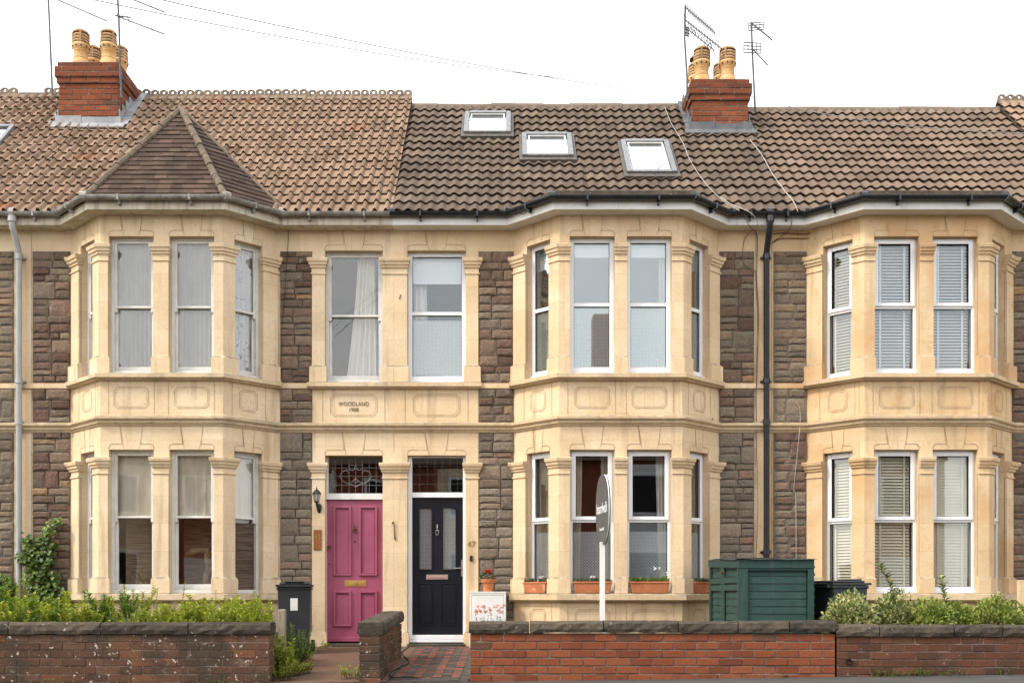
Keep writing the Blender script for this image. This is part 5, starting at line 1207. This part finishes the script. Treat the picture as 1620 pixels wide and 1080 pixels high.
def leaf(mb, p, d, up, L_, W_l, rng, fold=.3):
    d = d.normalized(); s = d.cross(up)
    if s.length < 1e-3: s = Vector((1,0,0))
    s.normalize(); n = s.cross(d)
    a = p; b = p + d*L_*.45 + s*W_l/2 + n*W_l*fold; c = p + d*L_ - n*L_*.12; e = p + d*L_*.45 - s*W_l/2 + n*W_l*fold; m = p + d*L_*.5
    mb.add([a, b, c, e, m], [(0,1,4), (1,2,4), (0,4,3), (4,2,3)])
def rv(rng): 
    while True:
        v = Vector((rng.uniform(-1,1), rng.uniform(-1,1), rng.uniform(-1,1)))
        if .05 < v.length < 1: return v.normalized()
def stemplant(name, label, cat, x, y, zg, n, hgt, spread, L_, W_l, mat, seed, group=None, dens=1.0, lean=0.35, rn=(0,1), whorl=3, taper=.6, vary=(.55,1.05)):
    rng = random.Random(seed); t = thing(name, label, cat, (x, y, zg), group); ms, ml = MB(), MB()
    for k in range(n):
        a = rng.uniform(0, 2*PI); r = spread*math.sqrt(rng.random()); b = Vector((x+r*math.cos(a), y+r*math.sin(a)*.7, zg)); hh = hgt*rng.uniform(*vary)*(1-.25*r/max(spread,.01))
        d = Vector((math.cos(a)*lean*rng.random(), math.sin(a)*lean*rng.random(), 1)); bend = Vector((rng.uniform(-.1,.1), rng.uniform(-.1,.1), 0))
        pts = [b + d*hh*q + bend*q*q*hh*1.5 for q in (0,.25,.5,.75,1)]
        ms.tube(pts, [.005,.0045,.004,.003,.0015], 4)
        m = max(4, int(hh/.028*dens))
        for q in range(m):
            f = (q+.5)/m; f = .12+.88*f; i = min(3, int(f*4)); p = pts[i].lerp(pts[i+1], f*4-i)
            for w in range(whorl):
                an = q*2.4 + w*2*PI/whorl + rng.uniform(-.4,.4); dd = Vector((math.cos(an), math.sin(an), rng.uniform(.0,.8)+f*.5)); ml.rn = min(1, max(0, rn[0]+(rn[1]-rn[0])*(.25+.4*f+rng.gauss(0,.2))))
                sz = (1-taper*f)*rng.uniform(.7,1.2); leaf(ml, p, dd, Vector((0,0,1)), L_*sz, W_l*sz, rng)
    ms.build('stem', M['stem'], t); ml.build('foliage', M[mat], t); return t
def bush(name, label, cat, x, y, zg, rx, ry, h, n, L_, W_l, mat, seed, group=None, rn=(0,1), lumps=5):
    rng = random.Random(seed); t = thing(name, label, cat, (x, y, zg), group); ms, ml = MB(), MB()
    lp = [(rv(rng), rng.uniform(.6,1.15)) for _ in range(lumps*2)]
    for k in range(n):
        v = rv(rng); v.z = abs(v.z)*1.1 - .12; v.normalize(); r = max(.55, max(l for d, l in lp[:lumps+3] if True) * .0 + .72 + .33*max((d.dot(v)-.45)*l for d, l in lp)); r *= rng.uniform(.55, 1.02)
        p = Vector((x+v.x*rx*r, y+v.y*ry*r, zg + h*.35 + v.z*h*.68*r)); p.z = max(p.z, zg+.03)
        if k % 4 == 0: ms.tube([(x+rng.uniform(-.04,.04)*2, y+rng.uniform(-.04,.04), zg), (x+v.x*rx*r*.4, y+v.y*ry*r*.4, zg+h*.3), tuple(p)], [.008,.005,.002], 4)
        base = rng.uniform(.1,.9)
        for q in range(7):
            d = (v + rv(rng)*.9 + Vector((0,0,.35))); o = rv(rng)*L_*.7; ml.rn = min(1, max(0, rn[0]+(rn[1]-rn[0])*(base*.55+rng.random()*.5))); s = rng.uniform(.7,1.2)
            leaf(ml, p+o, d, rv(rng)+Vector((0,0,1)), L_*s, W_l*s, rng)
    ms.build('stem', M['woodstem'], t); ml.build('foliage', M[mat], t); return t
def flowers(pts, r, mat, parent, seed, name='flowers'):
    rng = random.Random(seed); mb = MB()
    for p in pts:
        p = Vector(p)
        for q in range(9): leaf(mb, p+rv(rng)*r*.4, rv(rng)+Vector((0,-.6,.3)), rv(rng), r, r*.9, rng)
    return mb.build(name, M[mat], parent)
# geranium in a terracotta pot on the cupboard
gx, gy, g0 = PX(772, -.2), -.2, zt+.007; t = thing('flower_pot', 'terracotta pot with red geranium on top of the white meter cupboard', 'flower pot', (gx, gy, g0))
mb = MB(); mb.lathe([(.062,0), (.082,.125), (.095,.127), (.098,.175), (.088,.175), (.08,.14), (.001,.14)], (gx, gy, g0), 20); mb.build('pot', M['terra'], t, smooth=True)
rng = random.Random(9); mb = MB(); ms = MB()
for k in range(60):
    v = rv(rng); p = Vector((gx+v.x*.08, gy+v.y*.07, g0+.17+abs(v.z)*.10)); mb.rn = rng.random(); leaf(mb, p, v+Vector((0,0,.3)), Vector((0,0,1)), .045, .045, rng)
for dx, dz in ((.015,.29), (-.015,.27), (.05,.26), (-.05,.2)): ms.tube([(gx, gy, g0+.14), (gx+dx*.5, gy, g0+dz*.7), (gx+dx, gy-.01, g0+dz-.02)], .003, 4)
ms.build('stem', M['stem'], t); mb.build('foliage', M['lf_grey'], t); flowers([(gx+.015+rng.gauss(0,.022), gy-.02, g0+.27+rng.gauss(0,.02)) for _ in range(12)], .022, 'fl_red', t, 1)
# planted window boxes on the middle bay's lower sill
TL, TF, TRt, side, fo, sideR, mw, ow = bayw[2]
for k, (T, o, ww, lab, nf) in enumerate(((TL, side, .42, 'terracotta window box with white flowers on the left angled sill', 12), (TF, fo[0], .52, 'terracotta window box behind the white sign post', 3),
                               (TF, fo[1], .53, 'terracotta window box with two tall white flowers, right of the sign post', 3), (TRt, sideR, .42, 'terracotta window box half hidden by the green bin store', 0))):
    Tb = T @ Matrix.Translation(((o[0]+o[1])/2, -.025, SL1+.004)); b0 = Tb @ Vector((0,0,0)); t = thing('window_box', lab, 'window box', tuple(b0), 'terracotta window boxes'); mb = MB(); hw = ww/2
    a, b, c, d = hw-.03, .045, hw, .06; vs = [(-a,-b,0),(a,-b,0),(a,b,0),(-a,b,0),(-c,-d,.13),(c,-d,.13),(c,d,.13),(-c,d,.13)]
    mb.add(vs, [(0,3,2,1), (4,5,6,7), (0,1,5,4), (1,2,6,5), (2,3,7,6), (3,0,4,7)], Tb); mb.box(-c-.008, c+.008, -d-.008, d+.008, .1305, .155, Tb); mb.build('trough', M['terra'], t, bevel=.006)
    rng = random.Random(60+k); ml = MB(); ms = MB(); fp = []
    for q in range(190):
        p = Tb @ Vector((rng.uniform(-c, c), rng.uniform(-d, d), .15)); l = rng.uniform(.02,.075)*(1.2 if k == 2 else 1); v = Vector((rng.uniform(-.6,.6), rng.uniform(-.9,.2), 1)); ml.rn = rng.random(); leaf(ml, p, v, Vector((0,-1,0)), l, l*.3, rng)
    for q in range(nf):
        u = {0: .10+rng.gauss(0,.045), 1: rng.uniform(-.02,.2), 2: (.06, .13, .24)[q % 3]}[k]; hh = {0: .2+rng.gauss(0,.035), 1: .22, 2: (.34,.33,.26)[q % 3]}[k]
        p = Tb @ Vector((u, -.03, .15)); p2 = Tb @ Vector((u, -.04, hh)); ml.mi = 1; ml.tube([p, p2], .002, 3); ml.mi = 0; fp.append(p2)
    if nf: flowers(fp, .028 if k == 2 else .018, 'fl_white', t, k)
    ml.build('foliage', [M['lf_grey'] if k != 2 else M['lf_dark'], M['stem']], t)
# green slatted bin store
xa, xb, ya, yb = PX(1170, -2.7), PX(1288, -2.7), -2.7, -.85; t = thing('bin_store', 'dark green slatted wooden bin store behind the bright red wall', 'bin store', ((xa+xb)/2, (ya+yb)/2, -.1)); zt0, zt1 = PZ(884, -2.7), PZ(885, -.85)
def ztop(y): return zt0+(zt1-zt0)*(y-ya)/(yb-ya)
rng = random.Random(12); mb = MB()                                   # front weatherboards
zz = -.1; k = 0
while zz < zt0-.12:
    h_ = .094; mb.rn = rng.random(); mb.add([(xa+.08, ya+.028, zz), (xb-.08, ya+.028, zz), (xb-.08, ya+.036, zz+h_), (xa+.08, ya+.036, zz+h_), (xa+.08, ya+.05, zz), (xb-.08, ya+.05, zz)], [(0,1,2,3), (0,4,5,1)]); zz += .088
mb.build('front_boards', M['green'], t)
mb = MB(); mb.box(xa+.002, xa+.10, ya, ya+.05, -.1, zt0-.105); mb.box(xb-.07, xb, ya, ya+.05, -.1, zt0-.105); mb.box(xa+.003, xb+.001, ya-.006, ya+.05, zt0-.104, zt0-.002); mb.box(xa+.101, xb-.071, ya+.004, ya+.02, zt0-.13, zt0-.1045)
mb.build('front_frame', M['green'], t, bevel=.004)
mb = MB(); zz = -.1                                                   # right side, feather edged
while zz < zt0-.05:
    mb.rn = rng.random(); mb.add([(xb-.01, ya+.02, zz+.09), (xb-.01, yb, zz+.09), (xb+.02, yb, zz), (xb+.02, ya+.02, zz), (xb-.01, ya+.02, zz), (xb-.01, yb, zz)], [(0,1,2,3), (3,2,5,4), (0,3,4)]); zz += .088
mb.box(xa+.03, xb-.02, yb-.03, yb, -.1, zt1-.01); mb.build('side_boards', M['green'], t)
dm = MB(); zz = -.1
while zz < ztop(yb)-.12:
    dm.rn = rng.random(); dm.add([(xa+.018, ya+.1, zz), (xa+.018, yb-.05, zz), (xa+.028, yb-.05, zz+.094), (xa+.028, ya+.1, zz+.094), (xa+.04, ya+.1, zz), (xa+.04, yb-.05, zz)], [(0,3,2,1), (0,1,5,4)]); zz += .088
dm.mi = 0
for yy in (ya+.03, (ya+yb)/2-.05, (ya+yb)/2+.055, yb-.1): dm.box(xa-.006, xa+.011, yy, yy+.09, -.1, ztop(yy)-.10)
for y0_, y1_ in ((ya+.125, (ya+yb)/2-.055), ((ya+yb)/2+.15, yb-.105)):
    for hz in (.20, -.02+.52*0): dm.box(xa-.003, xa+.0108, y0_, y1_, ztop(ya)-hz-.07, ztop(ya)-hz) if hz > 0 else None
    dm.box(xa-.003, xa+.0108, y0_, y1_, ztop(ya)-.36, ztop(ya)-.29)
door = dm.build('double_door', M['green'], t)
mb = MB(); mb.box(xa-.02, xa-.0065, (ya+yb)/2-.04, (ya+yb)/2+.12, ztop(ya)-.145, ztop(ya)-.125); mb.build('hasp', M['rust'], door)
mb = MB(); mb.add([(xa-.012, ya, zt0-.1), (xa-.012, yb, zt1-.1), (xa-.012, yb, zt1-.005), (xa-.012, ya, zt0-.005), (xa+.04, ya, zt0-.1), (xa+.04, yb, zt1-.1), (xa+.04, yb, zt1-.005), (xa+.04, ya, zt0-.005)], [(0,3,2,1), (4,5,6,7), (0,1,5,4), (3,7,6,2), (0,4,7,3), (1,2,6,5)]); mb.build('door_header', M['green'], t)
mb = MB(); n = 12; m = 8; vs = []
for j in range(m+1):
    for i in range(n+1):
        x = xa-.03+(xb-xa+.07)*i/n; y = ya-.03+(yb-ya+.06)*j/m; e = (i in (0,n)) or (j in (0,m)); vs.append((x, y, ztop(y)+.008+rng.uniform(-.006,.010)-(.012 if e else 0)))
mb.add(vs, [(j*(n+1)+i, j*(n+1)+i+1, (j+1)*(n+1)+i+1, (j+1)*(n+1)+i) for j in range(m) for i in range(n)])
for k in range(7): x = rng.uniform(xa, xb-.1); y = rng.uniform(ya+.1, yb-.2); mb.box(x, x+rng.uniform(.1,.2), y, y+.2, ztop(y)+.008, ztop(y)+rng.uniform(.015,.03))
mb.build('felt_roof', M['felt'], t)
# estate agent's board
Yp = -3.42; xp = PX(953, Yp); t = thing('agent_sign', 'charcoal oval estate agent board on a white post, seen almost edge on', 'sign', (xp, Yp, 0))
mb = MB(); mb.box(xp-.028, xp+.028, Yp-.022, Yp+.022, -.05, PZ(857, Yp)); mb.build('post', M['postw'], t, bevel=.003)
an = math.atan2(-.48, .088); zc_ = PZ(805.5, Yp); hz = (PZ(750, Yp)-PZ(861, Yp))/2
for k, dx in ((0, 0), (1, .022)):
    T = TR(PX(953.3, Yp)+dx, Yp+.0, zc_, an); N = 28; out = []
    for q in range(N):
        a = 2*PI*q/N; out.append((.265*math.copysign(abs(math.cos(a))**.85, math.cos(a)), hz*math.copysign(abs(math.sin(a))**.9, math.sin(a))))
    mb = MB(); vs = [(u, y, v) for y in (-.006, .006) for u, v in out]; mb.mi = 0; mb.add(vs, [tuple(range(N)), tuple(range(N, 2*N))[::-1]], T); mb.mi = 1
    mb.add(vs, [(q, N+q, N+(q+1)%N, (q+1)%N) for q in range(N)], T); bd = mb.build('board', [M['board'], M['postw']], t)
    if k == 0:
        text('boardwalk', 0, 0, 0, .17, M['lettering'], bd, name='lettering', T=T @ Matrix.Translation((.0, -.009, .01)), ext=.001, bold=.0, sx=.60)
        text('boardwalk', 0, 0, 0, .05, M['lettering'], bd, name='lettering', T=T @ Matrix.Translation((.0, -.009, -.215)), ext=.001, sx=.8)
# black cable lying on the tiled path
mb = MB(); q = [(PX(645, -.35), -.15), (PX(640, -.6), -.5), (PX(637, -.9), -1.0), (PX(645, -2), -1.9), (PX(643, -2.4), -2.3), (PX(628, -2.9), -2.6), (PX(620, -3), -3.1), (PX(618, YF), -3.6), (PX(640, YF), -3.55), (PX(660, YF), -3.68)]
cable([(x, y, gz(x, y)+.035) for x, y in q], .009, 'cable', 'black cable snaking along the tiled path beside the dividing wall')
mb = MB(); 

# plants -------------------------------------------------------------
Rg = random.Random(77); k = 0
soilz = lambda x, y: gz(x, y)+.02+bedlift(x)
hh = [(0, 922), (40, 935), (80, 940), (110, 936), (150, 932), (190, 935), (225, 945), (255, 928), (285, 912), (300, 925), (340, 915), (370, 905), (400, 950), (425, 960)]
def topy(px):
    for (a, b), (c, d) in zip(hh, hh[1:]):
        if a <= px <= c: return b+(d-b)*(px-a)/(c-a)
    return 940
desc = ['feathery yellow green weed', 'bushy bright green weed', 'tall leafy weed', 'sprawling pale green weed']
for row, (Y, step) in enumerate(((-3.35, 27), (-2.7, 31), (-2.0, 40))):
    px = -40 + row*9
    while px < (437 if row == 0 else 415):
        tp = topy(max(0, px)) + Rg.choice((-20, -10, 0, 6, 12, 20, 28)) + (6 if row == 0 else 0); x = PX(px, Y); zg = soilz(x, Y); ht = PZ(tp+7, Y)-zg
        lbl = '%s weed %s, %s' % (('bushy', 'feathery', 'bright')[k % 3], ('against the sooty wall', 'in the middle of the bed', 'at the back by the house')[row],
                next(n for q, n in ((-12, 'just past the left edge'), (12, 'at the left edge'), (32, 'left of the grey downpipe'), (58, 'right of the grey downpipe'), (82, 'below the ivy stem'), (108, 'below the right of the ivy'), (135, 'before the left angled sill'), (160, 'below the left corner pier'), (190, 'below the left sash'), (225, 'below the middle of the left sash'), (255, 'below the bay mullion'), (285, 'below the right sash'), (315, 'below the wood carving'), (345, 'below the right corner pier'), (375, 'below the right angled window'), (405, 'below the right end pier'), (900, 'before the bin')) if px < q))
        stemplant('weed', lbl, 'weed', x, Y, zg, 24 if row < 2 else 16, ht, .23, Rg.choice((.095,.11,.08)), Rg.choice((.038,.045,.055)), 'lf_weed' if (k*7) % 5 < 3 or px > 240 else 'lf_dark', 100+k, 'weeds behind the left garden wall', .95, .42, rn=(Rg.uniform(0,.2), Rg.uniform(.75,1)), taper=.40, vary=(.62,1.05))
        px += step*Rg.uniform(.8, 1.2); k += 1
for px, tp, L_, lab in ((243, 903, .05, 'spindly tall weed before the left front window of the peaked bay'), (281, 908, .055, 'pale tall weed before the right front window of the peaked bay'), (331, 912, .05, 'tall weed stem in front of the right corner pier of the peaked bay')):
    Y = -2.8; x = PX(px, Y); zg = soilz(x, Y); stemplant('weed', lab, 'weed', x, Y, zg, 4, PZ(tp, Y)-zg, .05, L_*1.35, .028, 'lf_weed', 300+px, 'tall weeds rising over the others', .9, .12, rn=(.2,.9))
for j, (px, Y, tp, lab) in enumerate(((24, -3.3, 926, 'pale grass tuft at the foot of the grey downpipe'), (120, -3.2, 930, 'grass tuft below the gap between ivy and bay'), (205, -3.3, 926, 'grass tuft below the left sash of the peaked bay'), (262, -3.2, 934, 'grass tuft below the mullion of the peaked bay'), (350, -3.3, 924, 'tall grass tuft below the right corner pier of the peaked bay'), (405, -3.35, 938, 'drooping grass tuft near the end of the sooty wall'))):
    x = PX(px, Y); zg = soilz(x, Y); hg = PZ(tp, Y)-zg; rng = random.Random(800+j); t = thing('grass_tuft', lab, 'grass', (x, Y, zg), 'grass tufts among the weeds'); ml = MB()
    for q in range(46):
        a = rng.uniform(0, 2*PI); l = hg*rng.uniform(.6, 1.05); sp = rng.uniform(.05, .24); p0 = Vector((x+.05*math.cos(a), Y+.05*math.sin(a), zg)); d = Vector((math.cos(a), math.sin(a), 0)); wv = Vector((-math.sin(a), math.cos(a), 0))*.006; ml.rn = rng.uniform(.4, 1)
        pts = [p0 + d*sp*f*f + Vector((0,0,l*(f-.25*f**4))) for f in (0,.3,.6,.85,1)]; vs = []
        for i_, p in enumerate(pts): f = 1-i_/4.2; vs += [p-wv*f, p+wv*f]
        ml.add(vs, [(2*i_, 2*i_+1, 2*i_+3, 2*i_+2) for i_ in range(4)])
    ml.build('blades', M['lf_moss'], t)
# weeds round the bin and down the path edge
for j, (px, Y, tp, n, lab) in enumerate(((436, -3.3, 985, 16, 'bright weeds spilling round the end of the sooty wall'), (446, -2.9, 1010, 14, 'low weeds at the path edge below the wooden post'), (462, -2.2, 972, 12, 'bushy weed growing in front of the wheelie bin'), (473, -2.0, 985, 9, 'narrow leaved weed beside the wheelie bin wheel'),
        (455, -3.2, 1040, 14, 'lowest weeds spreading over the left edge of the brick path'), (470, -3.0, 1038, 12, 'loose weeds on the brick path beside the bin'), (560, -3.5, 1046, 9, 'grass tuft against the dividing wall on the brick path'), (502, -.3, 1010, 6, 'small green weed at the foot of the pier by the pink door'), (484, -1.7, 1020, 8, 'small weed in front of the bin wheel'), (440, -3.55, 1030, 12, 'weeds at the foot of the sooty wall end'))):
    x = PX(px, Y); zg = gz(x, Y)+.02; stemplant('weed', lab, 'weed', x, Y, zg, int(n*1.3), max(.08, PZ(tp, Y)-zg), .14, .07, .03, 'lf_weed' if j not in (2,3) else 'lf_dark', 400+j, 'weeds round the wheelie bin and brick path', 1.0, .6, rn=(.15,1))
# pavement weeds
for j, (px, hgt, n) in enumerate(((55, .10, 6), (80, .12, 8), (110, .09, 6), (190, .06, 8), (215, .06, 8), (345, .07, 6), (375, .05, 5), (1388, .10, 10), (1408, .10, 10), (1430, .07, 7), (1455, .12, 8), (1462, .09, 8), (1493, .09, 7), (1525, .08, 3), (1585, .06, 5), (1240, .025, 3))):
    x = PX(px, YF-.04); stemplant('pavement_weed', '%s small weed from the left at the foot of the %s wall' % (('first','second','third','fourth','fifth','sixth','seventh','eighth','ninth')[j if j < 7 else j-7], 'sooty left' if px < 700 else 'browned right') if px != 1240 else 'tiny weed at the foot of the bright red wall', 'weed', x, YF-.05, pz(x)+(.0 if px > 600 else -.0), n, hgt, .07, .03, .013, 'lf_moss', 500+j, 'pavement weeds along the %s wall' % ('left' if px < 700 else 'right'), 1.0, .8, whorl=3, taper=.3)
# variegated shrubs on the right
for j, (px, tp, rx, mt, lab) in enumerate(((1342, 938, .36, 'lf_var', 'cream variegated shrub in front of the right hand wheelie bin'), (1412, 936, .42, 'lf_var', 'cream variegated shrub with a long shoot, below the middle of the right bay'), (1472, 948, .34, 'lf_var2', 'yellow green shrub between two variegated ones before the right bay'),
        (1512, 952, .30, 'lf_var2', 'low yellow green shrub before the right bay, right of the upright shoot'), (1578, 940, .42, 'lf_var2', 'rounded yellow green shrub near the right edge'), (1650, 950, .4, 'lf_var', 'variegated shrub at the very right edge'))):
    Y = -3.0 if j % 2 else -3.15; x = PX(px, Y); zg = pz(x)+.05; bush('shrub', lab, 'shrub', x, Y, zg, rx, .34, (PZ(tp, Y)-zg)*1.06, 620, .048, .027, mt, 600+j, 'shrubs behind the browned brick wall')
Rr = random.Random(5)
for a, b, Y, lab in (((1420, 945), (1391, 893), -3.05, 'long bare shoot of round leaves leaning up over the right bay window'), ((1492, 985), (1490, 912), -3.05, 'straight upright leafy shoot rising over the right bay sill')):
    p, q = Vector(P3(a[0], a[1]+20, Y)), Vector(P3(b[0], b[1], Y)); t = thing('leafy_shoot', lab, 'shoot', tuple(p)); ms, ml = MB(), MB(); c = (p+q)/2 + Vector((.03,0,.02)); pts = [p, p.lerp(c,.5), c, c.lerp(q,.5), q]; ms.tube(pts, [.007,.006,.005,.004,.002], 5)
    for k in range(46):
        f = k/46; i = min(3, int(f*4)); o = pts[i].lerp(pts[i+1], f*4-i); an = k*2.4; ml.rn = Rr.uniform(.1,.75); leaf(ml, o, Vector((math.cos(an), math.sin(an), .7)), Vector((0,0,1)), .085*Rr.uniform(.7,1.1), .05, Rr)
    ms.build('stem', M['woodstem'], t); ml.build('foliage', M['lf_var'], t)
# pink flowers before the cupboard
Y = -3.35; x = PX(776, Y); zg = pz(x)+.3; t = stemplant('flowering_plant', 'small plant with pink trumpet flowers in front of the white meter cupboard', 'flowering plant', x, Y, zg, 34, PZ(962, Y)-zg, .18, .07, .016, 'lf_grey', 700, None, .8, .35)
rng = random.Random(71); flowers([(x+rng.uniform(-.17,.17), Y+rng.uniform(-.05,.05), PZ(Rr.uniform(957, 972), Y)) for _ in range(34)], .02, 'fl_pink', t, 2)
# ivy on the wall and down to the soil
t = thing('climbing_ivy', 'dark green climbing ivy on the rubble beside the grey downpipe', 'climber', (PX(70), -.1, GR)); ml, ms = MB(), MB(); rng = random.Random(33)
blobs = [(72, 925, 25, 28, 380), (66, 890, 25, 22, 300), (76, 860, 15, 16, 130), (84, 840, 8, 11, 55), (94, 824, 9, 5, 34), (52, 858, 7, 14, 60), (55, 880, 10, 16, 100), (100, 938, 16, 12, 90), (75, 945, 30, 14, 180)]
for bx, by, sx, sy, n in blobs:
    for k in range(n):
        a = rng.uniform(0, 2*PI); r = math.sqrt(rng.random())*(1+.25*math.sin(3*a+bx)); Y = -.05-rng.random()*.16; p = Vector((PX(bx+sx*r*math.cos(a)), Y, PZ(by+sy*r*math.sin(a))))
        ml.rn = min(1, max(0, rng.gauss(.42, .25)+(.25 if by < 850 else 0))); leaf(ml, p, Vector((rng.uniform(-.6,.6), -.5, rng.uniform(-1,.1))), Vector((rng.uniform(-.3,.3),-1,.6)), .062, .06, rng, .15)
for pts in ([(70,960),(66,900),(76,860),(90,826)], [(66,960),(54,900),(52,850)]): ms.tube([(PX(a), -.05, PZ(b)) for a, b in pts], .008, 5)
ms.build('stem', M['woodstem'], t); ml.build('foliage', M['lf_ivy'], t)
t = thing('climbing_ivy', 'lower patch of ivy left of the grey downpipe on the far left wall', 'climber', (PX(8), -.1, GR)); ml = MB()
for bx, by, sx, sy, n in ((8, 925, 22, 20, 260), (-20, 935, 22, 22, 200)):
    for k in range(n):
        a = rng.uniform(0, 2*PI); r = math.sqrt(rng.random()); p = Vector((PX(bx+sx*r*math.cos(a)), -.05-rng.random()*.12, PZ(by+sy*r*math.sin(a)))); ml.rn = rng.random()*.8; leaf(ml, p, Vector((rng.uniform(-.6,.6), -.5, rng.uniform(-1,.1))), Vector((rng.uniform(-.3,.3),-1,.6)), .06, .05, rng, .15)
ml.build('foliage', M['lf_dark'], t)
# tan stone slab leaning at the right edge
mb = MB(); Y = -.8; mb.box(PX(1611, Y), PX(1650, Y), Y, Y+.05, GR, PZ(917, Y)); tag(mb.build('boundary_slab', M['stone49'], None, bevel=.01), 'tan stone slab standing on end at the right edge before the rubble', 'slab')

# ------------------------------------------------------------------ the other side of the street (behind the camera, seen in the window reflections)
for k in range(5):
    xa = -15+k*6.0; xb = xa+6; Yb = -22.5; t = thing('brick_house', 'red brick house across the street, number %s from the left' % ('one','two','three','four','five')[k], 'house', ((xa+xb)/2, Yb, 0), 'houses across the street')
    mb = MB(); mb.box(xa, xb, Yb-7, Yb, -.3, 5.6); mb.build('wall', M['brick_opp'], t)
    mb = MB(); mb.box(xa+.5, xa+2.9, Yb+.002, Yb+.7, -.3, 5.3); mb.build('bay', M['white'] if k % 2 else M['stone45'], t)
    for a, b, c, d, yy in ((xa+.9, xa+2.5, .9, 2.4, Yb+.72), (xa+.9, xa+2.5, 3.6, 5.0, Yb+.72), (xa+3.8, xa+4.8, 3.6, 5.0, Yb+.02)):
        mb = MB(); frame_boxes(mb, I4, a, b, c, d, .08, yy-.02, yy+.03); f_ = mb.build('window', M['upvc'], t); mb = MB(); mb.box(a+.08, b-.08, yy-.018, yy+.0, c+.08, d-.08); mb.build('pane', M['rubber'], f_)
    mb = MB(); mb.box(xa+3.8, xa+4.8, Yb, Yb+.06, -.2, 2.2); mb.build('door', M['white'], t)
    mb = MB(); mb.add([(xa, Yb+.35, 5.5), (xb, Yb+.35, 5.5), (xb, Yb-3.5, 8.3), (xa, Yb-3.5, 8.3), (xa, Yb-7.2, 5.5), (xb, Yb-7.2, 5.5)], [(0,1,2,3), (3,2,5,4), (0,3,4), (1,5,2)]); mb.build('roof', M['tile_dark'], t)
    mb = MB(); cx0, cz1 = (xb+.1, 11.2) if k == 2 else (xb-.5, 9.2); mb.box(cx0, cx0+1.0, Yb-3.4, Yb-2.4, 7, cz1); mb.build('chimney', M['brick_opp'], t)
